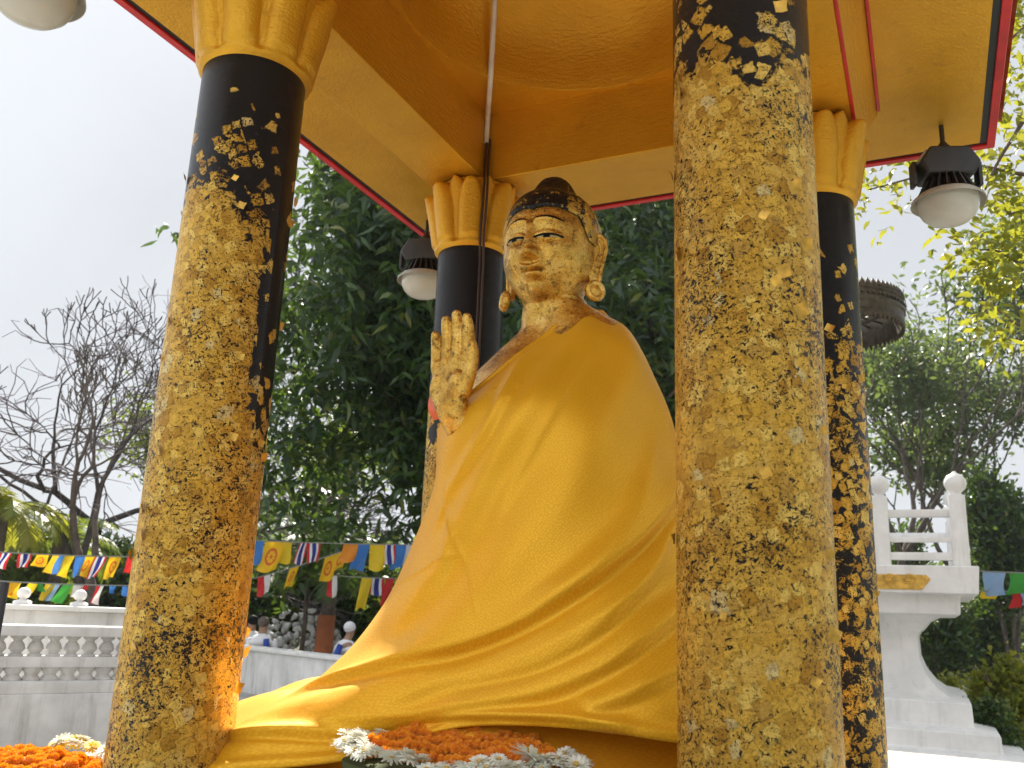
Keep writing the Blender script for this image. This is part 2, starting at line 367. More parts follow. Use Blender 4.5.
# ------------------------------------------------------------------ ground
def sheet(name, x0, x1, y0, y1, z, m, nx=2, ny=2):
    X, Y = np.meshgrid(np.linspace(x0, x1, nx), np.linspace(y0, y1, ny))
    return npmesh(name, np.stack([X.ravel(), Y.ravel(), np.full(X.size, z)], -1), grid_faces(nx, ny, False), m)
t = NT('lawn_and_earth'); c = t.co(); n = t.noise(c, .35, 6, .65); n2 = t.noise(c, 7, 5, .7)
t.set(Base_Color=t.mix(n2, t.ramp(n, [(.35, (.05, .065, .02)), (.6, (.13, .11, .07))]), (.05, .06, .025)), Roughness=.95); t.bump(n2, .6, .05); M['lawn'] = t.m
t = NT('pale_concrete_paving'); c = t.co(); n = t.noise(c, .8, 6, .65); n2 = t.noise(c, 26, 5, .7)
br = t.n('ShaderNodeTexBrick'); br.inputs['Scale'].default_value = 1.0; br.inputs['Color1'].default_value = (.38, .37, .355, 1); br.inputs['Color2'].default_value = (.34, .335, .32, 1)
br.inputs['Mortar'].default_value = (.2, .19, .18, 1); br.inputs['Mortar Size'].default_value = .008; br.inputs['Brick Width'].default_value = .6; br.inputs['Row Height'].default_value = .6; br.offset = 0; t.l(c, br.inputs[0])
t.set(Base_Color=t.mix(t.math('MULTIPLY', t.step(n, .4, .7), .5), br.outputs[0], (.22, .215, .20)), Roughness=.8); t.bump(n2, .3, .005); M['paving'] = t.m
tag(sheet('ground', -900, 900, -300, 1500, GROUND, M['lawn']), kind='structure')
tag(sheet('paved_terrace', -13, 2.0, -14, 15.0, GROUND+.006, M['paving']), kind='structure')
tag(sheet('paved_path', 2.0, 14, -14, 12.6, GROUND+.006, M['paving']), kind='structure')

# ------------------------------------------------------------------ pavilion
PV = empty('pavilion', (L/2, L/2, FLOOR), 'open golden pavilion on black and gold leaf columns round the statue', 'pavilion')
f_ = MB(); f_.box((L/2+.15, L/2+.15, (FLOOR+GROUND)/2), (4.2, 4.0, FLOOR-GROUND), bev=.02); f_.build('platform', M['concrete'], PV)
PX0 = L/2+.15-2.1
def make_column(cx, cy, zstart, soft, top_free, side, dens, uoff, seed):
    n, m = 96, 130
    r = np.random.default_rng(seed)
    zs = np.linspace(FLOOR, CAPZ+.05, m); an = np.linspace(0, 2*PI, n+1)
    A, Z = np.meshgrid(an, zs); rad = CR*np.ones_like(A)
    V = np.stack([cx+rad*np.cos(A), cy+rad*np.sin(A), Z], -1).reshape(-1, 3)
    # leaf coverage: dense where hands reach, thinning to bare lacquer above
    wob = .07*np.sin(A*3+seed)+.05*np.sin(A*7+seed*2)
    cov = dens*sstep(zstart+soft, zstart-soft*.9, Z+wob) + .10*sstep(top_free+.12, top_free-.10, Z+wob)
    if side is not None:
        d = np.cos(A-side[0]); cov *= 1-side[2]*sstep(side[1]-.10, side[1]+.10, d)*sstep(side[3]-.3, side[3]+.5, Z)
    cov = np.clip(cov, 0, .97)
    o = npmesh('column', V, grid_faces(n+1, m, False), M['column'], PV, 180, {'coverage': cov.ravel()})
    set_uv(o, np.stack([A.ravel()*CR+uoff, Z.ravel()+uoff*1.7], -1))
    return o
cols = []
a_cam = lambda x, y: math.atan2(CAM[1]-y, CAM[0]-x)
for (x, y, zs, sf, tf, sd_, dn, u, sdv) in [
        (0, 0, 1.60, .36, 2.0, (a_cam(0, 0)+1.35, .72, .93, .55), .93, 0.0, 3),
        (L, 0, 1.68, .26, 2.1, None, .95, 5.3, 5),
        (0, L, 1.05, .25, 1.3, None, .90, 9.1, 8),
        (L, L, 1.50, .25, 1.9, None, .545, 14.7, 11)]:
    o = make_column(x, y, zs, sf, tf, sd_, dn, u, sdv); cols.append(o)
    # lotus capital
    n = 240; NP = 8; rows = 46
    zr = np.linspace(0, 1, rows); an = np.linspace(0, 2*PI, n, endpoint=False)
    A, T = np.meshgrid(an, zr)
    base = .208+.030*T**1.6
    lp = ((A*NP/(2*PI)) % 1)-.5                                     # -.5 .. .5 across a petal
    lp2 = (((A*NP/(2*PI))+.5) % 1)-.5
    wid = .47*np.clip(1-np.clip((T-.52)/.44, 0, 1)**2, 0, 1)**.5+1e-3
    bul = np.clip(1-(np.abs(lp)/wid)**2.4, 0, 1)**.6*(.046+.062*T)*sstep(.02, .16, T)*sstep(.97, .90, T)
    wid2 = .40*np.clip(1-np.clip((T-.74)/.25, 0, 1)**2, 0, 1)**.5+1e-3
    bul2 = np.clip(1-(np.abs(lp2)/wid2)**2.4, 0, 1)**.6*(.010+.045*T)*sstep(.02, .2, T)
    rad = base+np.maximum(bul, bul2)
    rad += .030*np.exp(-((T-.045)/.045)**2)
    V = np.stack([x+rad*np.cos(A), y+rad*np.sin(A), CAPZ-.02+T*(BEAMZ+.012-CAPZ)], -1).reshape(-1, 3)
    ring = np.array([[x+.205*math.cos(q), y+.205*math.sin(q), CAPZ-.012] for q in an])
    V = np.vstack([ring, V])
    npmesh('capital', V, grid_faces(n, rows+1), M['paint'], o, 50)
def zcol(cx, cy, ang, z, rr=CR): return Vector((cx+rr*math.cos(ang), cy+rr*math.sin(ang), z))
# loose leaf squares peeling off the columns
def flakes(col, cx, cy, spots, seed):
    r = random.Random(seed); mb = MB()
    for ang, z in spots:
        s = r.uniform(.012, .026); p = zcol(cx, cy, ang, z, CR+.002); nrm = Vector((math.cos(ang), math.sin(ang), 0)); tan = Vector((-nrm.y, nrm.x, 0))
        up = Vector((0, 0, 1)); ro = r.uniform(-.6, .6); a = tan*math.cos(ro)+up*math.sin(ro); b = up*math.cos(ro)-tan*math.sin(ro)
        q = []
        for j in range(4):
            for i in range(4):
                uu, vv = i/3-.5, j/3-.5; lift = max(0, uu+.1+vv*.3)**1.5*r.uniform(.7, 1.1)
                q.append(p+a*uu*s*1.6+b*vv*s*1.6+nrm*(lift*s*1.3+.001))
        mb.add(q, [(j*4+i, j*4+i+1, j*4+i+5, j*4+i+4) for j in range(3) for i in range(3)])
    o = mb.build('leaf_flake', M['column_leaf'], col, 60); o['kind'] = 'stuff'; return o
M['column_leaf'] = simple('loose_gold_leaf', (.66, .38, .06), .35, metal=.55, var=.3, scale=30)
for i, (cx, cy) in enumerate([(0, 0), (L, 0), (0, L), (L, L)]):
    r = random.Random(40+i); a0 = a_cam(cx, cy); top = (1.95, 1.9, .9, 1.6)[i]
    flakes(cols[i], cx, cy, [(a0+r.uniform(-1.55, 1.55), r.uniform(-.55, top)) for _ in range(22)], 90+i)

# beams, ceiling, eaves
BI, BO, BO2 = .13, .24, .36
def ring_profile(prof):
    """square ring swept round the plan: prof = (offset from the column line outward, z)"""
    mb = MB(); vs = []
    for d, z in prof:
        vs += [(-d, -d, z), (L+d, -d, z), (L+d, L+d, z), (-d, L+d, z)]
    n = len(prof); fs = []
    for j in range(n):
        k = (j+1) % n
        for i in range(4): fs.append((j*4+i, j*4+(i+1) % 4, k*4+(i+1) % 4, k*4+i))
    return mb.add(vs, fs)
o = ring_profile([(-BI, BEAMZ), (BO, BEAMZ), (BO+.012, BEAMZ+.03), (BO2-.02, EAVEZ-.05), (BO2, EAVEZ+.0), (BO2, CEILZ+.03), (-BI, CEILZ+.03)]).build('beam', M['paint'], PV, 30, bevel=.006)
for dx_, zz_ in ((BO+.010, BEAMZ+.004), (BO2+.008, EAVEZ-.003)):
    MB().box((L+dx_, L/2, zz_), (.017, L+.62, .018), 0, .003).build('red_moulding', M['red'], PV, 30)
sof = ring_profile([(BO2-.01, EAVEZ), (OV-.085, EAVEZ), (OV-.085, EAVEZ+.05), (BO2-.01, EAVEZ+.05)]).build('eave_soffit', M['paint'], PV, 30)
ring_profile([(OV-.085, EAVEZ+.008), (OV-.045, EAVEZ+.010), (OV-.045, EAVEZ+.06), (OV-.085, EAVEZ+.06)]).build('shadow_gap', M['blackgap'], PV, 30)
ring_profile([(OV-.045, EAVEZ-.006), (OV, EAVEZ-.006), (OV+.01, EAVEZ+.07), (OV+.01, EAVEZ+.2), (OV-.045, EAVEZ+.2)]).build('fascia', M['red'], PV, 30, bevel=.004)
# ceiling with a round dome
n = 128; an = np.linspace(0, 2*PI, n, endpoint=False); hw = L/2-BI+.004; rc = .905
k = hw/np.maximum(np.abs(np.cos(an)), np.abs(np.sin(an)))
rowsV = [np.stack([L/2+k*np.cos(an), L/2+k*np.sin(an), np.full(n, CEILZ)], -1)]
for rr, zz in [(rc, CEILZ), (rc-.004, CEILZ+.012), (rc-.01, CEILZ+.10)]+[(rc*math.cos(q)*.98, CEILZ+.10+.62*math.sin(q)) for q in np.linspace(.12, 1.55, 18)]:
    rowsV.append(np.stack([L/2+rr*np.cos(an), L/2+rr*np.sin(an), np.full(n, zz)], -1))
npmesh('domed_ceiling', np.vstack(rowsV), grid_faces(n, len(rowsV)), M['paint'], PV, 40)
# roof above: two tiers and a spire
rf = MB(); e = OV+.06
def tier(h0, z0, h1, z1):
    vs = [(L/2+sx*h, L/2+sy*h, z) for h, z in ((h0, z0), (h1, z1)) for sx, sy in ((-1, -1), (1, -1), (1, 1), (-1, 1))]
    rf.add(vs, [(0, 1, 5, 4), (1, 2, 6, 5), (2, 3, 7, 6), (3, 0, 4, 7), (4, 5, 6, 7)])
tier(L/2+e, EAVEZ+.2, 1.2, EAVEZ+1.15); tier(1.35, EAVEZ+1.16, .25, EAVEZ+2.2)
roof = rf.build('roof', M['tile'], PV, 0)
MB().lathe([(.3, 0), (.22, .15), (.26, .25), (.12, .5), (.14, .6), (.05, 1.0), (.01, 1.7)], 24, (L/2, L/2, EAVEZ+2.2)).build('spire', M['paint'], roof, 40)
# conduit and cables: from the dome down the inner corner and the far column
cd1 = MB(); dg = lambda d, z: Vector((BI+d*.62, L-BI-d*1.15, z))
cd1.tube([dg(.03, 2.93), dg(.025, 3.02), dg(.03, 3.09), dg(.09, 3.122), dg(.27, 3.125), dg(.335, 3.16), dg(.36, 3.27), dg(.41, 3.40), dg(.52, 3.56), dg(.68, 3.69)], .017, 10).build('conduit', M['conduit'], PV, 60)
wr = MB()
for dx in (-.012, .012):
    wr.tube([Vector((BI+.03+dx, L-BI-.03, 2.95)), Vector((BI+.022+dx, L-BI-.022, 2.82)), Vector((BI+.03+dx, L-BI-.04, 2.70)), Vector((.20+dx, L-.24, 2.62)), Vector((.185+dx, L-.215, 2.45)), Vector((.172+dx, L-.205, 2.26)), Vector((.158+dx, L-.165, 2.12)), Vector((.160+dx, L-.165, 1.6)), Vector((.158+dx, L-.168, .6))], .008, 8)
wr.build('cable', M['wire'], PV, 60)

# ------------------------------------------------------------------ hanging lamps
def make_lamp(loc, rz, label):
    o = empty('hanging_lamp', loc, label, 'lamp', 'lamps hung under the roof corners')
    X, Y, Z = loc                                       # top hook at eave
    G = Vector(loc)
    h = MB(); h.tube([G+Vector((0, 0, -.002)), G+Vector((0, 0, -.12))], .014, 10); h.lathe([(.05, -.20), (.045, -.155), (.02, -.12), (.014, -.11)], 16, G); h.build('hook', M['lampbody'], o)
    b = MB(); q = Matrix.Rotation(rz, 3, 'Z')
    P = lambda x, y, z: G+q @ Vector((x, y, z))
    bm = [(-.13, -.36), (.13, -.36), (.17, -.28), (.11, -.185), (-.11, -.185), (-.17, -.28)]
    mt = Matrix.Translation(P(0, .10, 0)) @ Matrix.Rotation(rz, 4, 'Z') @ Matrix.Rotation(PI/2, 4, 'X')
    b.prism(bm, .20, mt); hs_ = b.build('housing', M['lampbody'], o, 30, bevel=.012)
    MB().box(P(-.146, -.02, -.232), (.012, .10, .085), rz, tilt=Matrix.Rotation(.58, 3, 'Y')).build('name_plate', M['plate'], hs_, 0)
    for s in (-1, 1): MB().box(P(s*.185, 0, -.33), (.022, .075, .15), rz, bev=.006).build('bracket', M['lampbody'], o)
    fn = MB(); fn.lathe([(.07, -.34), (.075, -.42), (.11, -.475)], 24, G)
    for k_ in range(20):
        a = 2*PI*k_/20; d = Vector((math.cos(a), math.sin(a), 0)); t_ = Vector((-d.y, d.x, 0))*.004
        pr = [d*.07+Vector((0, 0, -.35)), d*.115+Vector((0, 0, -.36)), d*.165+Vector((0, 0, -.46)), d*.10+Vector((0, 0, -.47))]
        vs = [G+p_+t_ for p_ in pr]+[G+p_-t_ for p_ in pr]
        fn.add(vs, [(0, 1, 2, 3), (7, 6, 5, 4), (0, 4, 5, 1), (1, 5, 6, 2), (2, 6, 7, 3), (3, 7, 4, 0)])
    fn.build('heat_sink', M['lampbody'], o, 30)
    MB().lathe([(.11, -.452), (.17, -.466), (.198, -.492), (.203, -.512), (.199, -.512), (.193, -.496), (.165, -.474), (.12, -.462)], 48, G).build('reflector_rim', M['lamprim'], o, 40)
    MB().lathe([(.166, -.480), (.168, -.51), (.163, -.545), (.145, -.585), (.11, -.618), (.06, -.636), (.001, -.642)], 48, G).build('globe', M['globe'], o, 60)
    w = MB(); w.tube([P(.17, .03, -.30), P(.215, .03, -.34), P(.21, .02, -.42), P(.16, .0, -.44)], .006, 8); w.build('wire', M['conduit'], o, 60)
    return o
make_lamp((2.80, 2.72, EAVEZ), .35, 'dusty lamp with a frosted bowl under the right far roof corner')
make_lamp((-.80, 2.83, EAVEZ), .2, 'lamp half hidden behind the column capital beside the statue\'s head')
make_lamp((-.66, -.63, EAVEZ), .1, 'lamp cut off at the top left corner against the white sky')

# ------------------------------------------------------------------ statue
SC = np.array([1.03, 1.10])
ZK = np.array([-.60, -.40, -.15, .15, .50, .80, 1.02, 1.18, 1.29, 1.36, 1.42, 1.50])
#            E    NE   N    NW   W    SW    S    SE   (radius by height; E = +x, N = away from the viewer)
RK = np.array([
 [1.18, .92, .66, .95, 1.22, 1.28, .90, 1.22],
 [1.10, .86, .60, .84, 1.02, 1.06, .84, 1.14],
 [.95, .72, .50, .66, .80, .845, .76, .98],
 [.80, .58, .43, .52, .60, .675, .68, .82],
 [.65, .50, .38, .44, .50, .575, .62, .68],
 [.555, .45, .35, .40, .455, .545, .60, .57],
 [.475, .39, .31, .36, .41, .44, .42, .47],
 [.415, .33, .27, .28, .315, .295, .262, .38],
 [.34, .27, .20, .185, .190, .182, .180, .275],
 [.235, .195, .17, .165, .168, .166, .168, .20],
 [.155, .155, .15, .155, .155, .152, .15, .155],
 [.14, .14, .14, .14, .14, .14, .14, .14]])
def cr(p0, p1, p2, p3, t):
    return .5*((2*p1)+(-p0+p2)*t+(2*p0-5*p1+4*p2-p3)*t*t+(-p0+3*p1-3*p2+p3)*t**3)
def env_r(phi, z):
    """radius of the draped body, phi and z arrays"""
    phi = np.asarray(phi) % (2*PI); z = np.asarray(z)
    k = np.clip(np.searchsorted(ZK, z, side='right')-1, 0, len(ZK)-2)
    t_ = np.clip((z-ZK[k])/(ZK[k+1]-ZK[k]), 0, 1)
    a = phi/(PI/4); i = np.floor(a).astype(int) % 8; u = a-np.floor(a)
    def row(kk):
        kk = np.clip(kk, 0, len(ZK)-1); return cr(RK[kk, (i-1) % 8], RK[kk, i], RK[kk, (i+1) % 8], RK[kk, (i+2) % 8], u)
    r0, r1, r2, r3 = row(k-1), row(k), row(k+1), row(k+2)
    # non-uniform Catmull-Rom by finite-difference tangents
    zk = lambda q: ZK[np.clip(q, 0, len(ZK)-1)]
    m1 = (r2-r0)/np.maximum(zk(k+1)-zk(k-1), 1e-6); m2 = (r3-r1)/np.maximum(zk(k+2)-zk(k), 1e-6); h = zk(k+1)-zk(k)
    t2, t3 = t_*t_, t_**3
    return (2*t3-3*t2+1)*r1+(t3-2*t2+t_)*h*m1+(-2*t3+3*t2)*r2+(t3-t2)*h*m2
def per(tab, phi):
    """periodic smooth lookup of 8 values E NE N NW W SW S SE"""
    a = (np.asarray(phi) % (2*PI))/(PI/4); i = np.floor(a).astype(int) % 8; u = a-np.floor(a); T = np.asarray(tab)
    return cr(T[(i-1) % 8], T[i], T[(i+1) % 8], T[(i+2) % 8], u)
def top_of(zt, P_):
    q = (P_ % (2*PI))-R_(248); return per(zt, P_)-(.07*np.exp(-(q/.22)**2) if max(zt)-min(zt) > .2 else 0)
def env_grid(nphi, nv, zb, zt, scale=1.0, vpow=1.0):
    ph = np.linspace(0, 2*PI, nphi, endpoint=False); v = np.linspace(0, 1, nv)**vpow
    P_, V_ = np.meshgrid(ph, v); Z = per(zb, P_)*(1-V_)+top_of(zt, P_)*V_
    r = env_r(P_, Z)*scale
    return P_, Z, np.stack([SC[0]+r*np.cos(P_), SC[1]+r*np.sin(P_), Z], -1), r
def normals(G):
    du = np.roll(G, -1, 1)-np.roll(G, 1, 1); dv = np.gradient(G, axis=0)
    n = np.cross(du, dv); return n/np.maximum(np.linalg.norm(n, axis=-1, keepdims=True), 1e-9)

ST = empty('buddha_statue', (SC[0], SC[1], FLOOR), 'gilded seated Buddha statue with one palm raised, under the pavilion roof', 'statue')
# pedestal under the cloth
pd = MB(); pd.lathe([(.98, 0), (1.0, .02), (.95, .05), (.98, .09), (.98, .10)], 48, (SC[0], SC[1], FLOOR+.001), closed=True); pd.build('pedestal', M['paint'], ST)

# ---- head: ellipsoid skin with features pushed forward
HC = np.array([1.02, .985, 1.640]); HA, HB, HH = .216, .240, .278
def head_prof(w):                     # half width factor by height
    w = np.clip(w, -1, 1); s = np.clip(1-np.abs(w)**np.where(w > 0, 2.9, 2.25), 0, 1)**.5
    jaw = 1-.11*sstep(-.15, -1.0, w)
    return s*jaw
def gs(x, z, cx, cz, sx, sz): return np.exp(-((x-cx)/sx)**2-((z-cz)/sz)**2)
def feat(x, z):
    """forward relief of the face in metres at local (x,z)"""
    ax = np.abs(x); d = np.zeros_like(x)
    # eye sockets, brow ridge
    d -= .024*gs(ax, z, .080, .018, .052, .034)
    brow = .075+.018*np.cos(np.clip((ax-.07)/.075, -1, 1)*PI/2)
    d += .015*np.exp(-((z-brow)/.013)**2)*sstep(.012, .03, ax)*sstep(.155, .11, ax)
    # lids
    lid = np.clip(1-((ax-.080)/.055)**2-((z-.014)/.031)**2, 0, 1)
    d += .029*lid**.6
    d -= .004*np.exp(-((z-(.004-.10*(ax-.074)**2*10*.3))/.004)**2)*sstep(.048, .04, np.abs(ax-.074))
    # nose
    tz = np.clip((.075-z)/.165, 0, 1)
    nh = (.016+.050*tz**1.25)*sstep(.10, .06, z)*sstep(-.107, -.088, z)
    ns = .018+.016*tz
    d += nh*np.exp(-(np.abs(x)/ns)**2.3)
    d += .027*gs(ax, z, .035, -.078, .017, .019)
    # mouth
    d += .010*gs(x, z, 0, -.145, .075, .045)
    ul = -.1335-.006*np.cos(np.clip(x/.055, -1, 1)*PI)*.6+.010*np.clip(ax/.055, 0, 1)**2
    d += .027*np.exp(-((z-ul)/.012)**2)*np.clip(1-(ax/.066)**2, 0, 1)**.7
    d += .030*np.exp(-((z+.165-.010*(ax/.055)**2)/.0135)**2)*np.clip(1-(ax/.056)**2, 0, 1)**.7
    ml = -.1475+.007*(ax/.055)**2
    d -= .014*np.exp(-((z-ml)/.0045)**2)*sstep(.066, .05, ax)
    d -= .005*gs(x, z, 0, -.116, .008, .013)
    d -= .008*gs(x, z, 0, -.186, .04, .010)
    d += .020*gs(x, z, 0, -.222, .042, .032)
    d += .009*gs(ax, z, .105, -.06, .05, .06)
    d -= .006*gs(ax, z, .085, -.155, .02, .03)
    return d
def head_pt(az, w, off=0.0):
    """az 0 = front (-y); w in -1..1 height; returns points"""
    s = head_prof(w); x = HA*s*np.sin(az); y = -HB*s*np.cos(az); z = HH*w
    front = sstep(.15, .5, np.cos(az))
    y = y-feat(x, z)*front
    # skull is fuller at the back
    y = y+.02*sstep(0, -1, np.cos(az))*s
    k = 1+off/np.sqrt(x*x+y*y+1e-6)
    return np.stack([HC[0]+x*k, HC[1]+y*k, HC[2]+z+off*np.clip(w, 0, 1)], -1)
nA, nW = 300, 230
# finer spacing at the front of the face
uu = np.linspace(-PI, PI, nA, endpoint=False); az = uu-.62*np.sin(uu)
wv = np.linspace(-.995, .995, nW)
AZ, WV = np.meshgrid(az, wv)
HP = head_pt(AZ, WV).reshape(-1, 3)
headF = grid_faces(nA, nW)
# torso with the same section as the drape, neck with folds
P_, Z_, G_, r_ = env_grid(128, 90, [.3]*8, [1.50]*8, .955)
G_ = G_.copy()
nk = sstep(1.36, 1.42, Z_); ringf = .006*np.cos((Z_-1.42)*2*PI/.035)*nk
cxy = G_[..., :2]-SC; rr_ = np.linalg.norm(cxy, axis=-1, keepdims=True)
G_[..., :2] = SC+cxy/rr_*(rr_+ringf[..., None])+np.stack([np.zeros_like(nk), -.075*sstep(1.15, 1.5, Z_)], -1)
torsoV = G_.reshape(-1, 3); torsoF = grid_faces(128, 90)
# hand: right hand raised, palm to the front
def capsule_chain(mb, pts, rad, n=12):
    # rounded ends
    p0, p1 = Vector(pts[0]), Vector(pts[-1]); d = (p1-Vector(pts[-2])).normalized()
    pp = list(map(Vector, pts)); rr = list(rad)
    for k_ in (.5, .85, 1.0): pp.append(p1+d*rad[-1]*k_); rr.append(rad[-1]*math.sqrt(max(.0004, 1-k_*k_)))
    mb.tube(pp, rr, n)
HO = Vector((.775, .545, .825)); hq = Matrix.Rotation(R_(-11), 3, 'Z') @ Matrix.Rotation(R_(-7), 3, 'X') @ Matrix.Rotation(R_(-5), 3, 'Y')
hand = MB(); HS = .460/.182
def hp(x, y, z): return HO+hq @ (Vector((x, y, z))*HS)
# viewer's left = little finger; x to viewer's right, z up, -y to viewer
fing = [(-.0345, .078, .060, .0112, .004), (-.0122, .086, .076, .0122, .002), (.0106, .087, .080, .0124, -.002), (.0335, .083, .072, .0121, -.006)]
for x, z0, ln, r, sp in fing:
    pts = []; 
    for q, cy in ((-.35, 0), (0, -.001), (.38, -.004), (.42, -.0042), (.70, -.0075), (.74, -.008), (.96, -.013)):
        pts.append(hp(x*(.8 if q < 0 else 1)+sp*ln*max(q, 0), cy, z0+ln*q))
    capsule_chain(hand, pts, [r*1.0*HS, r*1.06*HS, r*.95*HS, r*1.0*HS, r*.88*HS, r*.92*HS, r*.72*HS])
# palm: stacked ellipses
pal = []; 
for z, x0, w, th, yo in [(-.10, .020, .027, .024, .075), (-.055, .010, .027, .022, .038), (-.02, .003, .028, .020, .010), (.0, .001, .030, .018, .0), (.02, .0, .038, .0185, -.001), (.05, -.001, .0425, .0165, 0), (.075, -.001, .0435, .0135, .0), (.090, 0, .0415, .0105, .0)]:
    pal.append([hp(x0+w*math.cos(a)*(abs(math.cos(a))**-.15 if abs(math.cos(a)) > .05 else 1), yo+th*math.sin(a), z) for a in np.linspace(0, 2*PI, 24, endpoint=False)])
hand.add([p for row in pal for p in row], [(j*24+i, j*24+(i+1) % 24, (j+1)*24+(i+1) % 24, (j+1)*24+i) for j in range(7) for i in range(24)]+[tuple(range(24))[::-1], tuple(range(7*24, 8*24))])
hand.sphere(hp(.022, -.012, .030), .0175*HS, 16, 10, (1, .7, 1.5)); hand.sphere(hp(-.024, -.010, .035), .015*HS, 16, 10, (.9, .6, 1.7))
for x in (-.03, -.011, .011, .031): hand.sphere(hp(x, -.009, .080), .0088*HS, 12, 8, (1, .7, 1))
capsule_chain(hand, [hp(.026, -.004, .018), hp(.043, -.010, .045), hp(.0505, -.013, .066), hp(.0520, -.015, .084), hp(.0515, -.016, .097)], [.0145*HS, .0125*HS, .0110*HS, .0105*HS, .0082*HS])
# forearm and upper arm under the drape
hand.tube([hp(.020, .075, -.095), Vector((.86, .80, .46)), Vector((.80, .92, .25)), Vector((.74, 1.0, .30)), Vector((.72, 1.06, .75)), Vector((.74, 1.08, 1.08))], [.062, .085, .10, .11, .115, .12], 16)
ho = hand.build('arm_raw', None, None, 180)
rm = ho.modifiers.new('r', 'REMESH'); rm.mode = 'VOXEL'; rm.voxel_size = .0044
sm = ho.modifiers.new('s', 'SMOOTH'); sm.factor = .5; sm.iterations = 3
dg_ = bpy.context.evaluated_depsgraph_get(); ev = ho.evaluated_get(dg_).to_mesh()
aV = [tuple(v.co) for v in ev.vertices]; aF = [tuple(p.vertices) for p in ev.polygons]
ho.evaluated_get(dg_).to_mesh_clear(); bpy.data.objects.remove(ho)
# ears with long lobes
ear = MB()
for s in (-1, 1):
    E0 = Vector((HC[0]+s*.204, HC[1]+.030, HC[2]))
    ol = [(0.0, .085), (.030, .095), (.055, .075), (.060, .03), (.045, -.03), (.035, -.08), (.03, -.15), (.012, -.185), (-.012, -.18), (-.020, -.12), (-.022, -.05), (-.025, .02), (-.02, .06)]
    mt = Matrix.Translation(E0) @ Matrix.Rotation(-s*.75, 4, 'Z') @ Matrix.Diagonal((1.05, 1.05, 1.0, 1)) @ Matrix(((0, 0, 1, 0), (1, 0, 0, 0), (0, 1, 0, 0), (0, 0, 0, 1)))
    b = MB().prism(ol, .022, Matrix.Translation((0, 0, -.011))); ear.add([mt @ Vector(v) for v in b.v], b.f)
    rimp = [mt @ Vector((x, y, .010*s)) for x, y in [(-.02, .02), (-.018, .06), (0, .088), (.03, .096), (.056, .075), (.062, .03), (.047, -.03), (.036, -.08), (.03, -.14)]]
    ear.tube(rimp, .0115, 8)
    ear.tube([mt @ Vector((x, y, .010*s)) for x, y in [(-.005, .05), (.02, .06), (.035, .04), (.03, 0), (.015, -.035)]], .008, 8)
bodyV = np.vstack([HP, torsoV, np.array(aV), np.array(ear.v)])
o1 = len(HP); o2 = o1+len(torsoV); o3 = o2+len(aV)
faces = [tuple(q) for q in headF]+[tuple(np.array(q)+o1) for q in torsoF]+[tuple(i+o2 for i in q) for q in aF]+[tuple(i+o3 for i in q) for q in ear.f]
me = bpy.data.meshes.new('body'); me.from_pydata(bodyV.tolist(), [], [tuple(map(int, q)) for q in faces]); me.update()
body = link('body', me, M['gilt'], ST, 55)
# hair cap with topknot
ph = np.linspace(-PI, PI, 220, endpoint=False); tt = np.linspace(0, 1, 70)
PHI, TT = np.meshgrid(ph, tt)
aphi = np.abs(PHI)
hl = .575-.05*np.exp(-(aphi/.10)**2)*1.0 - .10*sstep(.5, 1.15, aphi) - .36*sstep(1.05, 1.4, aphi) + .0*aphi
hl = hl - .50*sstep(1.75, 2.1, aphi)
w_ = hl+(.999-hl)*TT
off = .004+.010*sstep(0, .05, TT)+.030*sstep(0, .8, TT)
HPh = head_pt(PHI, w_, 0)
nrm = HPh-HC; nrm /= np.linalg.norm(nrm, axis=-1, keepdims=True); HPh = HPh+nrm*off[..., None]
# topknot: swell the crown upward
dx = HPh[..., 0]-HC[0]; dy = HPh[..., 1]-HC[1]-.035
HPh[..., 2] += .092*np.exp(-((dx*dx+dy*dy)/.0115)**2.4)
hairo = npmesh('hair', HPh.reshape(-1, 3), grid_faces(220, 70), M['hair'], ST, 180)
# eyes, brows: thin slips on the face
def face_y(x, z):
    w = z/HH; s = head_prof(np.array(w)); sx = np.clip(x/(HA*s), -.98, .98); y = -HB*s*np.sqrt(1-sx*sx)
    fr = sstep(.15, .5, np.sqrt(1-sx*sx)); return y-feat(np.asarray(x, float), np.asarray(z, float))*fr
def slip(name, lo, hi, x0, x1, m, parent, off=.0016, nx=24, nz=5):
    V = []; 
    for j in range(nz):
        for i in range(nx):
            x = x0+(x1-x0)*i/(nx-1); z = lo(x)+(hi(x)-lo(x))*j/(nz-1)
            V.append((HC[0]+x, HC[1]+float(face_y(x, z))-off, HC[2]+z))
    o = npmesh(name, np.array(V), grid_faces(nx, nz, False), m, parent, 180); so_ = o.modifiers.new('t', 'SOLIDIFY'); so_.thickness = .0015; so_.offset = 0
    return o
for s in (-1, 1):
    u = lambda x: (abs(x)-.080)/.054
    lo = lambda x: -.007+.008*u(x)**2+.003*u(x); hi = lambda x: .0062-.0080*min(1, abs(u(x)))**2+.004*u(x)
    e_ = slip('eye', lo, lambda x: max(lo(x)+.0004, hi(x)), s*.027, s*.134, M['eyewhite'], ST, .0022)
    slip('iris', lambda x: lo(x), lambda x: max(lo(x)+.0004, hi(x)), s*.066, s*.094, M['black'], e_, .0040, 10)
    slip('eyeliner', lambda x: hi(x)-.0005, lambda x: hi(x)+.0092, s*.024, s*.142, M['black'], e_, .0030)
    bz = lambda x: .082+.018*math.cos(max(-1, min(1, (abs(x)-.07)/.075))*PI/2)
    slip('eyebrow', lambda x: bz(x)-.0050*(1-abs((abs(x)-.082)/.066)**2), lambda x: bz(x)+.0065*(1-abs((abs(x)-.082)/.066)**2), s*.018, s*.146, M['black'], ST, .002)
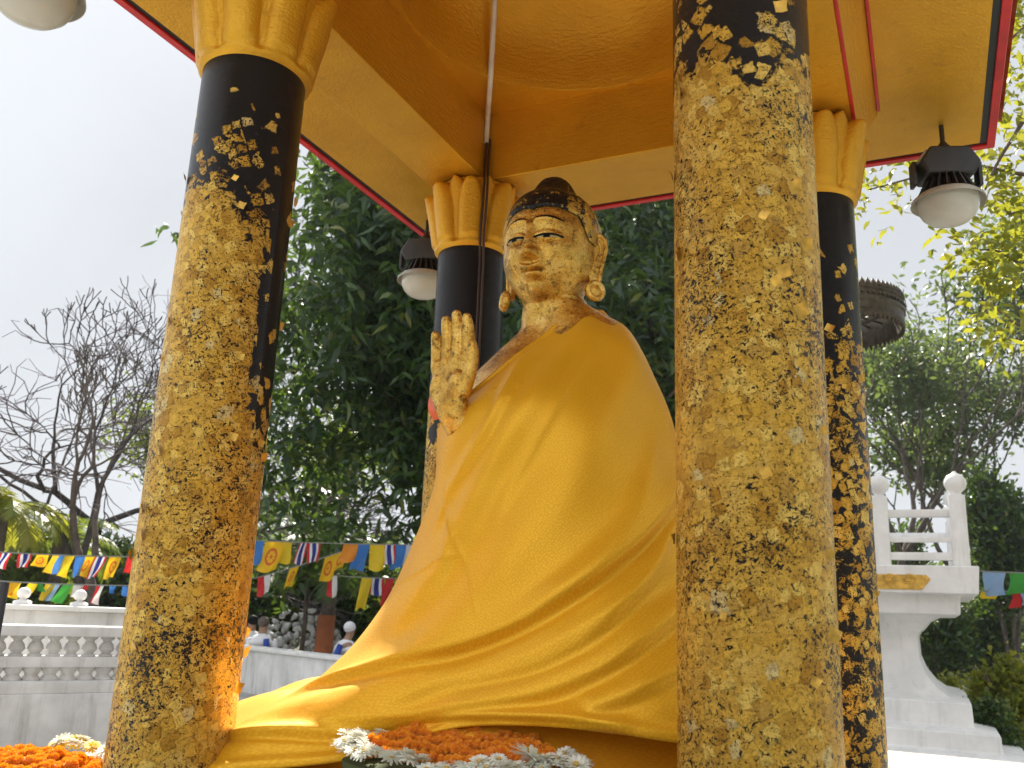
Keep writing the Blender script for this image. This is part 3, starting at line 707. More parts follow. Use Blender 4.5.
for s in (-1, 1):
    c0 = Vector((HC[0]+s*.228, HC[1]+.005, HC[2]-.195)); ax = Vector((s*.75, -.66, .05)).normalized()
    MB().lathe([(.001, .020), (.014, .019), (.020, .012), (.026, .010), (.031, .017), (.040, .019), (.049, .012), (.052, 0), (.048, -.012), (.02, -.016), (.001, -.017)], 32, c0, axis=ax).build('ear_ornament', M['gilt'], ST, 50)

# ------------------------------------------------------------------ robe
zt = [1.375, 1.40, 1.40, 1.26, .95, .84, 1.16, 1.345]
zb = [-.60, -.60, -.60, -.63, -.666, -.655, -.40, -.37]
nP, nV = 460, 230
P_, Z_, G_, r_ = env_grid(nP, nV, zb, zt, 1.0)
G0 = G_.copy(); N0 = normals(G0); px = proj(G0.reshape(-1, 3)).reshape(nV, nP, 2)
vdir = G0-CAM; facing = (np.sum(N0*vdir, -1) < .02*np.linalg.norm(vdir, axis=-1))
def on_robe(x, y):
    d = (px[..., 0]-x)**2+(px[..., 1]-y)**2+np.where(facing, 0, 1e6); k_ = np.unravel_index(np.argmin(d), d.shape); return G0[k_]
def smooth_poly(pts, n=40):
    pts = np.array(pts, float); s_ = np.linspace(0, len(pts)-1, n); out = []
    for q in s_:
        i = min(int(q), len(pts)-2); t_ = q-i; g = lambda k_: pts[np.clip(k_, 0, len(pts)-1)]
        out.append(cr(g(i-1), g(i), g(i+1), g(i+2), t_))
    return np.array(out)
def fold(px_pts, amp, s_up, s_dn, groove=0.0, ends=.12):
    """a soft ridge along a line on the cloth; s_up/s_dn widths above/below; groove = dip under it"""
    line = np.array([on_robe(x, y) for x, y in smooth_poly(px_pts, 46)])
    k_ = np.ones(5)/5; pad = np.vstack([line[:1]]*2+[line]+[line[-1:]]*2); line = np.stack([np.convolve(pad[:, c], k_, 'valid') for c in range(3)], -1)
    Q = G0.reshape(-1, 3); best = np.full(len(Q), 1e9); sg = np.zeros(len(Q)); ta = np.zeros(len(Q)); nl = len(line)-1
    for i in range(nl):
        a, b = line[i], line[i+1]; ab = b-a; l2 = max(ab@ab, 1e-9); t_ = np.clip((Q-a)@ab/l2, 0, 1); c = a+t_[:, None]*ab; dv = Q-c; d = np.linalg.norm(dv, axis=1)
        m_ = d < best; best[m_] = d[m_]; sg[m_] = dv[m_, 2]; ta[m_] = ((i+t_)/nl)[m_]
    up = sg > 0
    pr = np.where(up, np.exp(-(best/s_up)**2), np.exp(-(best/s_dn)**2))
    if groove: pr = pr-groove*np.where(up, 0, np.exp(-((best-s_dn*2.0)/(s_dn*1.2))**2))
    tw = sstep(0, ends, ta)*sstep(1, 1-ends, ta) if ends else 1.0
    return (amp*pr*tw).reshape(nV, nP)
D = np.zeros((nV, nP))
FOLDS = [
 ([(300, 706), (345, 680), (400, 661), (440, 652), (480, 638), (540, 612), (600, 572), (650, 528), (690, 470)], .030, .085, .020, .5, .10),
 ([(330, 722), (400, 712), (480, 704), (540, 692), (600, 668), (660, 628), (700, 590)], .022, .07, .020, .5, .10),
 ([(380, 706), (470, 672), (560, 640), (640, 590), (690, 540)], .016, .05, .03, .3, .15),
 ([(640, 345), (610, 400), (570, 470), (530, 545), (470, 610), (400, 650)], .022, .12, .10, .15, .2),
 ([(585, 318), (545, 380), (500, 450), (465, 520), (425, 590), (385, 640)], .016, .07, .05, .2, .2),
 ([(530, 345), (490, 420), (455, 480), (428, 540)], .012, .035, .03, .2, .2),
 ([(660, 420), (640, 500), (590, 570), (530, 612)], .014, .05, .04, .25, .2),
 ([(447, 515), (463, 560), (482, 622)], .006, .008, .008, 0, .1),
 ([(395, 588), (430, 566), (462, 552)], .005, .010, .008, 0, .1),
 ([(700, 660), (640, 690), (580, 710)], .02, .05, .02, .4, .15),
 ([(250, 744), (330, 735), (400, 722), (480, 716), (560, 718), (640, 732)], .022, .035, .012, .5, .1),
 ([(600, 330), (560, 400), (520, 470), (485, 540)], .008, .030, .022, .2, .3),
 ([(685, 500), (650, 575), (590, 635), (520, 668), (440, 688)], .012, .035, .018, .5, .2),
 ([(520, 365), (480, 440), (450, 500)], .007, .022, .018, .2, .3),
 ([(445, 470), (450, 540), (430, 600)], .007, .03, .02, .3, .3),

]
for a in FOLDS: D += fold(*a)
# general unevenness and folds all round the back and right side too
back = sstep(-.1, .5, np.sin(P_-.35))
D += back*(.022*np.sin(P_*9+Z_*5+1.2*np.sin(Z_*4))*sstep(1.3, .6, Z_)+.012*np.sin(P_*17-Z_*3))
D += .005*np.sin(P_*5+Z_*9)+.004*np.sin(P_*11-Z_*13+1)
# gathers towards the hem
hem = sstep(-.15, -.55, Z_); D += hem*(.030*np.sin(P_*7+Z_*6+.7)+.018*np.sin(P_*13-Z_*9))
# the upper edge is a rolled hem
D += .020*np.exp(-((Z_-per(zb, P_)-.018)/.022)**2)*sstep(.2, -.4, np.sin(P_))
tv = (Z_-per(zb, P_))/(top_of(zt, P_)-per(zb, P_)); D += .012*sstep(.985, 1.0, tv)
# the cloth breaks into a wide train at the left: below a rolled ledge it flares outward
led = np.array([on_robe(x, y) for x, y in ((300, 704), (345, 680), (400, 661), (440, 652), (480, 638), (540, 612))])
lphi = np.unwrap(np.arctan2(led[:, 1]-SC[1], led[:, 0]-SC[0])) % (2*PI)
o_ = np.argsort(lphi); zl = np.interp(P_, np.concatenate([[R_(150), R_(190)], lphi[o_]]), np.concatenate([[-.40, -.37], led[o_, 2]]))
FA = np.interp(P_, [R_(150), R_(175), R_(205), R_(222), R_(238), R_(255), R_(275)], [0, .26, .33, .22, .085, .030, 0])
FA = FA*(1+.10*np.sin(P_*14+1))
fl_ = FA*sstep(.045, -.115, Z_-zl)
rdir = np.stack([np.cos(P_), np.sin(P_), np.zeros_like(P_)], -1)
G = G0+N0*D[..., None]+rdir*fl_[..., None]
G[..., 2] += .035*np.exp(-((Z_-zl+.02)/.05)**2)*np.clip(FA/.2, 0, 1)
rb = npmesh('robe', G.reshape(-1, 3), grid_faces(nP, nV), M['robe'], None, 180)
arc = np.cumsum(np.linalg.norm(np.diff(G0, axis=0, prepend=G0[:1]), axis=-1), 0)
set_uv(rb, np.stack([P_.ravel()*.75, arc.ravel()], -1))
so_ = rb.modifiers.new('cloth', 'SOLIDIFY'); so_.thickness = .009; so_.offset = -1
tag(rb, 'shiny golden yellow robe draped over the seated statue down to the floor', 'robe')
# the train of the robe, swept out to the left, and the orange skirt under it
def sheet_grid(name, rowsP, m, parent, nu=60, nv=40, thick=.008, wav=0.0, seed=1):
    """surface through a coarse grid of control points (rows of equal length)"""
    C_ = np.array(rowsP, float); R__, K = C_.shape[:2]
    us = np.linspace(0, K-1, nu); A_ = np.zeros((R__, nu, 3))
    for q, s_ in enumerate(us):
        i = min(int(s_), K-2); t_ = s_-i; g = lambda k_: C_[:, np.clip(k_, 0, K-1)]
        A_[:, q] = cr(g(i-1), g(i), g(i+1), g(i+2), t_)
    vs = np.linspace(0, R__-1, nv); B = np.zeros((nv, nu, 3))
    for q, s_ in enumerate(vs):
        i = min(int(s_), R__-2); t_ = s_-i; g = lambda k_: A_[np.clip(k_, 0, R__-1)]
        B[q] = cr(g(i-1), g(i), g(i+1), g(i+2), t_)
    if wav:
        U_, V_ = np.meshgrid(np.linspace(0, 1, nu), np.linspace(0, 1, nv)); B[..., 2] += wav*(np.sin(U_*9+V_*4+seed)+.6*np.sin(U_*19-V_*7+seed*2))
    o = npmesh(name, B.reshape(-1, 3), grid_faces(nu, nv, False), m, parent, 180)
    U_, V_ = np.meshgrid(np.linspace(0, 1.2, nu), np.linspace(0, .8, nv)); set_uv(o, np.stack([U_.ravel(), V_.ravel()], -1))
    s2 = o.modifiers.new('t', 'SOLIDIFY'); s2.thickness = thick; s2.offset = 0
    return o
#TRAIN#
sheet_grid('underskirt', [
  [(SC[0]+.95*math.cos(a), SC[1]+.76*math.sin(a), -.28) for a in np.linspace(PI*1.05, PI*2.05, 12)],
  [(SC[0]+1.10*math.cos(a), SC[1]+.90*math.sin(a), -.48) for a in np.linspace(PI*1.05, PI*2.05, 12)],
  [(SC[0]+1.20*math.cos(a), SC[1]+1.00*math.sin(a), FLOOR+.012) for a in np.linspace(PI*1.05, PI*2.05, 12)]], M['undercloth'], rb, nu=120, nv=24, wav=.014, seed=4)
sheet_grid('red_lining', [
  [tuple(atY(x, y, Y)) for x, y, Y in ((430, 398, .72), (436, 402, .66), (444, 408, .62), (452, 412, .62))],
  [tuple(atY(x, y, Y)) for x, y, Y in ((429, 408, .70), (435, 411, .63), (443, 416, .60), (452, 419, .60))],
  [tuple(atY(x, y, Y)) for x, y, Y in ((434, 419, .74), (439, 420, .68), (445, 423, .65), (452, 427, .63))]], M['redcloth'], rb, nu=24, nv=16, wav=.004)

# ------------------------------------------------------------------ flowers
def mum_mesh():
    mb = MB(); r = random.Random(3)
    for ring, (n, rad, up, ln) in enumerate([(15, .010, -.1, .030), (14, .009, .25, .028), (11, .007, .65, .023), (7, .004, 1.1, .016)]):
        for i in range(n):
            a = 2*PI*(i+.5*(ring % 2))/n+r.uniform(-.1, .1); d = Vector((math.cos(a), math.sin(a), 0)); t_ = Vector((-d.y, d.x, 0)); e = up+r.uniform(-.15, .15)
            dv = d*math.cos(e)+Vector((0, 0, 1))*math.sin(e); w = .0052
            p0 = d*rad; p1 = p0+dv*ln*.55; p2 = p0+dv*ln+Vector((0, 0, -.003))
            mb.add([p0-t_*w*.5, p0+t_*w*.5, p1+t_*w, p1-t_*w, p2+t_*w*.5, p2-t_*w*.5], [(0, 1, 2, 3), (3, 2, 4, 5)])
    return mb
def marigold_mesh():
    mb = MB(); r = random.Random(5)
    for i in range(70):
        z = 1-2*(i+.5)/70*.72; a = i*2.39996; s_ = math.sqrt(max(0, 1-z*z)); d = Vector((s_*math.cos(a), s_*math.sin(a), z*.8)).normalized()
        t_ = d.cross(Vector((0, 0, 1))); t_ = t_.normalized() if t_.length > .1 else Vector((1, 0, 0)); b = d.cross(t_)
        R1 = .022+r.uniform(-.002, .003); ro = r.uniform(0, 3); u = t_*math.cos(ro)+b*math.sin(ro); v = d.cross(u)
        c = d*R1; w = .0075
        mb.add([c*.6-u*w*.5, c*.6+u*w*.5, c+u*w+v*.003, c+d*.004+v*.001, c-u*w-v*.002], [(0, 1, 2, 3), (0, 3, 4)])
    mb.sphere((0, 0, 0), .017, 10, 8); return mb
def mesh_of(mb, name, m):
    me = bpy.data.meshes.new(name); me.from_pydata(mb.v, [], mb.f); me.materials.append(m); me.update(); return me
MUM = mesh_of(mum_mesh(), 'white_petals', M['whiteflower']); YUM = mesh_of(mum_mesh(), 'yellow_petals', M['yellowflower']); MARI = mesh_of(marigold_mesh(), 'marigold', M['marigold'])
core = MB(); core.sphere((0, 0, .004), .0085, 12, 8, (1, 1, .8)); CORE = mesh_of(core, 'flower_core', M['flowercore'])
def flower(name, me, p, s, label, cat, group, tilt=(0, 0), core=False):
    o = bpy.data.objects.new(name, me); COL.objects.link(o); o.location = p; o.scale = (s, s, s); o.rotation_euler = (tilt[0], tilt[1], random.uniform(0, 6.28)); tag(o, label, cat, group)
    if core:
        c = bpy.data.objects.new('flower_core', CORE); COL.objects.link(c); c.parent = o
    return o
# oval offering arrangement in front of the robe
AC = Vector((1.11, .13, 0)); AW, AD = .43, .20
ZTOP = -.468
b = MB(); b.lathe([(.01, FLOOR+.002), (.80, FLOOR+.002), (.95, FLOOR+.05), (1.0, ZTOP-.035), (.7, ZTOP-.02), (.01, ZTOP-.012)], 40); bb = MB()
bb.add([(AC.x+v[0]*AW, AC.y+v[1]*AD, v[2]) for v in b.v], b.f)
tag(bb.build('flower_tray', M['moss'], None, 40), 'oval flower arrangement base with marigolds and white flowers in front of the robe', 'flower tray')
r = random.Random(11); k = 0
for ring, (fr, n) in enumerate(((1.0, 40), (.88, 36))):
    for i in range(n):
        a = 2*PI*(i+.5*ring)/n; p = Vector((AC.x+AW*fr*math.cos(a), AC.y+AD*fr*math.sin(a), ZTOP+r.uniform(-.012, .016)+(.012 if ring else 0)+.02*abs(math.cos(a))))
        flower('chrysanthemum', MUM, p, r.uniform(.75, 1.15), 'white chrysanthemum edging the orange marigolds before the robe', 'flower', 'white flowers round the offering', (r.uniform(-.5, .5), r.uniform(-.5, .5)), True)
p = flower('daisy', MUM, Vector((AC.x+.30, AC.y-.09, ZTOP+.045)), 1.75, 'large white daisy with a yellow heart at the right end of the offering', 'flower', None, (.6, .1)); 
c_ = bpy.data.objects.new('flower_core', CORE); COL.objects.link(c_); c_.parent = p; c_.scale = (1.8, 1.8, 1.1); c_.location = (0, 0, .004)
def garland(name, pts, label, group, sc=1.0, me=MARI, step_=.030):
    """a thread of flower heads as one garland"""
    pts = smooth_poly([tuple(p) for p in pts], 200); acc = 0; V = []; F = []
    src = np.array([v.co for v in me.vertices]); sf = [tuple(p.vertices) for p in me.polygons]
    last = pts[0]
    for q in pts:
        if np.linalg.norm(q-last) < step_ and len(V): continue
        last = q; a, b_ = random.uniform(0, 6), random.uniform(-.8, .8)
        m_ = np.array(Matrix.Rotation(a, 3, 'Z') @ Matrix.Rotation(b_, 3, 'X')); n0 = len(V)
        V += (src@m_.T*sc*random.uniform(.85, 1.15)+q).tolist(); F += [tuple(i+n0 for i in f) for f in sf]
    me2 = bpy.data.meshes.new(name); me2.from_pydata(V, [], F); me2.materials.append(me.materials[0]); me2.update()
    o = bpy.data.objects.new(name, me2); COL.objects.link(o); return tag(o, label, 'garland', group)
for j, (y_, z_) in enumerate(((-.075, .0), (-.02, .022), (.04, .035), (.10, .045), (.14, .06))):
    w_ = AW*.76*math.sqrt(max(.2, 1-(y_/AD)**2))
    garland('marigold_garland', [(AC.x-w_+2*w_*q/8, AC.y+y_+.012*math.sin(q*2.1+j), ZTOP+z_+.008*math.sin(q*3+j*2)) for q in range(9)],
            'orange marigold garland lying inside the ring of white flowers', 'marigold garlands of the offering', .95)
# pile beside the near left column
PC = Vector((-.62, .16, FLOOR+.002))
def coil(cx, cy, r0, r1, turns, z, sc, name, label, me=MARI, group=None):
    n = int(turns*10); return garland(name, [(cx+(r0+(r1-r0)*q/n)*math.cos(q*2*PI/10)*1.25, cy+(r0+(r1-r0)*q/n)*math.sin(q*2*PI/10)*.8, z+.012*math.sin(q*1.7)) for q in range(n+1)], label, group, sc, me)
coil(-.72, -.02, .26, .05, 4, FLOOR+.018, 1.0, 'marigold_garland', 'coiled orange marigold garland heaped beside the gold leaf column at lower left')
coil(-.70, .00, .17, .03, 3, FLOOR+.038, .95, 'marigold_garland', 'upper coil of the orange marigold heap at the lower left')
coil(-.70, .0, .09, .02, 2, FLOOR+.055, .9, 'marigold_garland', 'small orange marigold coil crowning the heap at the lower left')
for i in range(30):
    q = i/29; p = Vector((-.86+.62*q+r.uniform(-.03, .03), .26+r.uniform(-.07, .09)-.10*q, FLOOR+.05+r.uniform(-.01, .035)))
    if i % 3: flower('chrysanthemum', MUM, p, r.uniform(1.1, 1.4), 'white chrysanthemum behind the marigold heap at lower left', 'flower', 'white flowers by the marigold heap', (r.uniform(-.5, .5), r.uniform(-.5, .5)), True)
    else: flower('yellow_flower', YUM, p, r.uniform(.9, 1.2), 'yellow flower behind the marigold heap at lower left', 'flower', 'yellow flowers by the marigold heap', (r.uniform(-.5, .5), r.uniform(-.5, .5)))
for i in range(22):
    p = atZ(182+170*i/21+r.uniform(-4, 4), 768+r.uniform(-3, 5), FLOOR+.03)
    flower('chrysanthemum', MUM, p, r.uniform(1.1, 1.5), 'white flower strewn at the foot of the left column and the robe hem', 'flower', 'white flowers along the robe hem', (r.uniform(-.6, .6), r.uniform(-.6, .6)), True)

# ------------------------------------------------------------------ white balustrade and walls at the left
def ground_from(x, y, D, z=GROUND): 
    p = atD(x, y, D); p.z = z; return p
A0 = ground_from(-60, 690, 9.0); A1 = ground_from(190, 690, 9.4)
dv = (A1-A0); ln = dv.length; ang = math.atan2(dv.y, dv.x); mid = (A0+A1)/2; ux = dv.normalized(); nx_ = Vector((-ux.y, ux.x, 0))
BAL = empty('balustrade', (mid.x, mid.y, GROUND), 'white balustrade with ball finials on a plinth behind the left column', 'balustrade')
def zb_(y, D=9.0): return atD(55, y, D).z
zp = zb_(693); zt_ = zb_(612)
mb = MB(); mb.box((mid.x, mid.y, (GROUND+zp)/2), (ln, .42, zp-GROUND), ang, .015); mb.build('plinth', M['white2'], BAL)
mb = MB(); mb.box((mid.x, mid.y, zp+.05), (ln-.02, .36, .10), ang, .012); mb.build('base_rail', M['white2'], BAL); mb = MB(); mb.box((mid.x, mid.y, zp+.255), (ln-.03, .24, .09), ang, .012); mb.build('lower_rail', M['white2'], BAL)
mb = MB(); mb.box((mid.x, mid.y, zp+.515), (ln+.02, .30, .09), ang, .015); mb.build('top_rail', M['white'], BAL)
nb = 14
for i in range(nb):
    q = A0+dv*((i+.5)/nb); 
    prof = [(.06, 0), (.06, .012), (.038, .022), (.068, .06), (.055, .10), (.034, .125), (.045, .142), (.06, .150), (.06, .17)]
    MB().lathe(prof, 20, (q.x, q.y, zp+.301)).build('baluster', M['white2'], BAL)
    MB().lathe([(.075, 0), (.075, .012), (.05, .045), (.075, .085), (.075, .11)], 20, (q.x, q.y, zp+.101)).build('small_baluster', M['white2'], BAL)
for i in (-.5, nb-.5):
    q = A0+dv*((i+.5)/nb)
    po = MB().box((q.x, q.y, zp+.31), (.30, .30, .60), ang, .012).build('post', M['white'], BAL)
B0 = ground_from(40, 605, 10.0); 
# second parallel parapet a little behind, carrying the ball finials
off_ = nx_*1.1
zq = atD(55, 611, 10.1).z
RW = empty('parapet', (mid.x+off_.x, mid.y+off_.y, GROUND), 'white parapet with two ball finials just behind the balustrade', 'parapet')
mb = MB(); mb.box((mid.x+off_.x, mid.y+off_.y, (GROUND+zq)/2), (ln+.6, .26, zq-GROUND), ang, .012); mb.build('wall', M['white2'], RW)
mb = MB(); mb.box((mid.x+off_.x, mid.y+off_.y, zq+.025), (ln+.7, .36, .05), ang, .012); mb.build('coping', M['white'], RW)
for x in (24, 83):
    q = atD(x, 600, 10.1)
    # drop onto the parapet line
    s_ = (Vector((q.x, q.y, 0))-Vector((A0.x+off_.x, A0.y+off_.y, 0))).dot(ux); q = A0+off_+ux*s_
    MB().lathe([(.085, 0), (.085, .03), (.065, .04), (.028, .05), (.028, .06), (.045, .068), (.060, .092), (.062, .117), (.051, .142), (.029, .16), (.001, .166)], 24, (q.x, q.y, zq+.05)).build('ball_finial', M['white'], RW)
W0 = atZ(225, 643, -.74); W1 = atZ(345, 656.5, -.74); dw = W1-W0; W0 = W0-dw*1.2; W1 = W1+dw*.9; dw = W1-W0; mw = (W0+W1)/2; aw = math.atan2(dw.y, dw.x)
LW = empty('low_wall', (mw.x, mw.y, GROUND), 'low white wall with a sunlit top in front of the seated people', 'wall')
mb = MB(); mb.box((mw.x, mw.y, (GROUND-.80)/2), (dw.length, .24, -.80-GROUND), aw, .01); mb.build('wall', M['white2'], LW)
mb = MB(); mb.box((mw.x, mw.y, -.77), (dw.length+.06, .34, .06), aw, .012); mb.build('coping', M['white'], LW)
P0 = atD(2, 600, 8.6)
mb = MB(); mb.tube([(P0.x, P0.y, GROUND), (P0.x, P0.y, zb_(585))], .035, 12); mb.lathe([(.09, 0), (.09, .03), (.05, .05)], 16, (P0.x, P0.y, GROUND+.007)); o = mb.build('metal_post', M['pole'], None); tag(o, 'thin dark metal post at the far left edge before the balustrade', 'post')

# ------------------------------------------------------------------ white stepped base with railing at the right
DR = 11.0
zr = lambda y: atD(960, y, DR).z; xr = lambda x, y: atD(x, y, DR).x
YF = 8.36; XR = 3.0; hwB = 1.5; CXB = XR-hwB; CYB = YF+hwB
WB = empty('shrine_base', (CXB, CYB, GROUND), 'white stepped shrine base with a waisted profile and gilt plaque at right', 'shrine base')
def sq(mb, prof, chamfer=0):
    vs = []; fs = []
    for h, z in prof: vs += [(CXB-h, CYB-h, z), (CXB+h, CYB-h, z), (CXB+h, CYB+h, z), (CXB-h, CYB+h, z)]
    for j in range(len(prof)-1):
        for i in range(4): fs.append((j*4+i, j*4+(i+1) % 4, (j+1)*4+(i+1) % 4, (j+1)*4+i))
    fs.append((3, 2, 1, 0)); n = len(prof)*4; fs.append((n-4, n-3, n-2, n-1)); return mb.add(vs, fs)
hx = lambda x, y: xr(x, y)-CXB
prof = [(hx(1030, 760), GROUND-.01), (hx(1030, 760), zr(752)), (hx(1003, 750), zr(750)), (hx(1000, 730), zr(732)), (hx(975, 728), zr(728)), (hx(972, 703), zr(704)), (hx(950, 702), zr(700)),
        (hx(938, 694), zr(692)), (hx(926, 680), zr(678)), (hx(919, 664), zr(662)), (hx(917, 645), zr(645)), (hx(916.5, 640), zr(640)), (hx(919, 634), zr(634)), (hx(923, 632), zr(631)), (hx(930, 622), zr(622)), (hx(941, 616), zr(616)), (hx(961, 615), zr(615)), (hx(961, 595), zr(595)), (hx(979, 594), zr(594)), (hx(979, 566), zr(566))]
sq(MB(), prof).build('stepped_body', M['white'], WB, 40, bevel=.012)
# mould lines on the face
for y0, y1, hh in ((704, 707, 975), (684, 686, 930)):
    pass
zt2 = zr(566); hb = hwB-.12
rl = MB()
for y in (512, 539, 556):
    z = zr(y); d_ = .10 if y != 539 else .055
    for s1, s2, l1, l2 in ((0, -1, 2*hb, d_), (0, 1, 2*hb, d_), (-1, 0, d_, 2*hb), (1, 0, d_, 2*hb)): rl.box((CXB+s1*hb, CYB+s2*hb, z), (l1-.002*(s2 != 0), l2, .085 if y != 539 else .055), 0, .008)
rl.build('rail', M['white'], WB)
MB().box((CXB+.55, YF-.9, GROUND+.075), (4.6, 1.85, .15), 0, .015).build('step', M['concrete'], WB)
for sx, sy in ((-1, -1), (-.12, -1), (1, -1), (1, 1), (-1, 1), (1, 0), (-1, 0)):
    x, y = CXB+sx*hb+(0 if sx != -.12 else -.12), CYB+sy*hb
    if sx == -.12: x = xr(880, 520)
    po = MB().box((x, y, (zt2+zr(494))/2), (.17, .17, zr(494)-zt2), 0, .01).build('post', M['white'], WB)
    MB().lathe([(.07, 0), (.055, .02), (.06, .035), (.10, .075), (.118, .125), (.112, .175), (.08, .225), (.03, .25), (.02, .268), (.001, .275)], 24, (x, y, zr(494))).build('ball_finial', M['white'], po)
# gilt plaque with a pointed end and scrollwork
xa, xb, za, zb2 = xr(880, 580)-.7, xr(931, 580), zr(591), zr(569)
zm = (za+zb2)/2; tip = .10
pm = Matrix.Translation((0, YF-.002, 0)) @ Matrix.Rotation(PI/2, 4, 'X')
pq = MB().prism([(xa, za), (xb-tip, za), (xb, zm), (xb-tip, zb2), (xa, zb2), (xa-tip, zm)], .03, pm).build('gilt_plaque', M['goldplaque'], WB, 30, bevel=.005)
sc_ = MB()
for i in range(5):
    cx = xb-.22-i*.20
    for s in (-1, 1):
        pts = [(cx+s*.07*math.cos(q)*(1-q/9)*1.0, YF-.036, zm+s*.055*math.sin(q)*(1-q/9)) for q in np.linspace(0, 5.2, 16)]
        sc_.tube(pts, .010, 6)
sc_.build('scrollwork', M['goldplaque'], pq, 60)

# ------------------------------------------------------------------ bronze tiered parasol behind the far right column
PP = atD(832, 322, 9.0); PR = .66
CP = empty('ceremonial_parasol', (PP.x, PP.y, GROUND), 'ornate bronze ceremonial parasol rim beside the far right column', 'parasol')
mb = MB(); mb.tube([(PP.x, PP.y, GROUND), (PP.x, PP.y, PP.z+.55)], .03, 12); mb.lathe([(.16, 0), (.16, .06), (.06, .1), (.03, .3)], 20, (PP.x, PP.y, GROUND+.006)); mb.build('pole', M['bronze'], CP)
mb = MB(); z0 = PP.z-.12
mb.lathe([(PR-.03, z0+.0), (PR, z0), (PR+.012, z0+.03), (PR-.004, z0+.05), (PR+.004, z0+.13), (PR+.02, z0+.145), (PR+.02, z0+.17), (PR, z0+.18), (PR-.006, z0+.25), (PR+.012, z0+.265), (PR+.004, z0+.29), (PR-.03, z0+.29), (PR-.03, z0)], 96, (PP.x, PP.y, 0))
for i in range(72):
    a = 2*PI*i/72; c = Vector((PP.x+PR*.99*math.cos(a), PP.y+PR*.99*math.sin(a), z0+.295)); mb.lathe([(.022, -.01), (.026, .015), (.012, .04), (.001, .062)], 6, c)
    c2 = Vector((PP.x+(PR+.006)*math.cos(a), PP.y+(PR+.006)*math.sin(a), z0+.21)); mb.sphere(c2, .018, 6, 5)
    mb.lathe([(.002, -.05), (.014, -.025), (.016, .0)], 6, (PP.x+PR*.985*math.cos(a), PP.y+PR*.985*math.sin(a), z0+.002))
mb.build('rim', M['bronze'], CP, 40)
mb = MB()
for rr, n_ in ((.14, 0), (.32, 0), (.46, 0)):
    mb.lathe([(rr-.025, z0+.20), (rr+.025, z0+.19), (rr+.025, z0+.215), (rr-.025, z0+.225), (rr-.025, z0+.20)], 48, (PP.x, PP.y, 0))
for i in range(24):
    a = 2*PI*i/24; mb.tube([(PP.x+.03*math.cos(a), PP.y+.03*math.sin(a), z0+.26), (PP.x+(PR-.02)*math.cos(a), PP.y+(PR-.02)*math.sin(a), z0+.20)], .012, 6)
mb.build('ribs', M['bronze'], CP, 40)

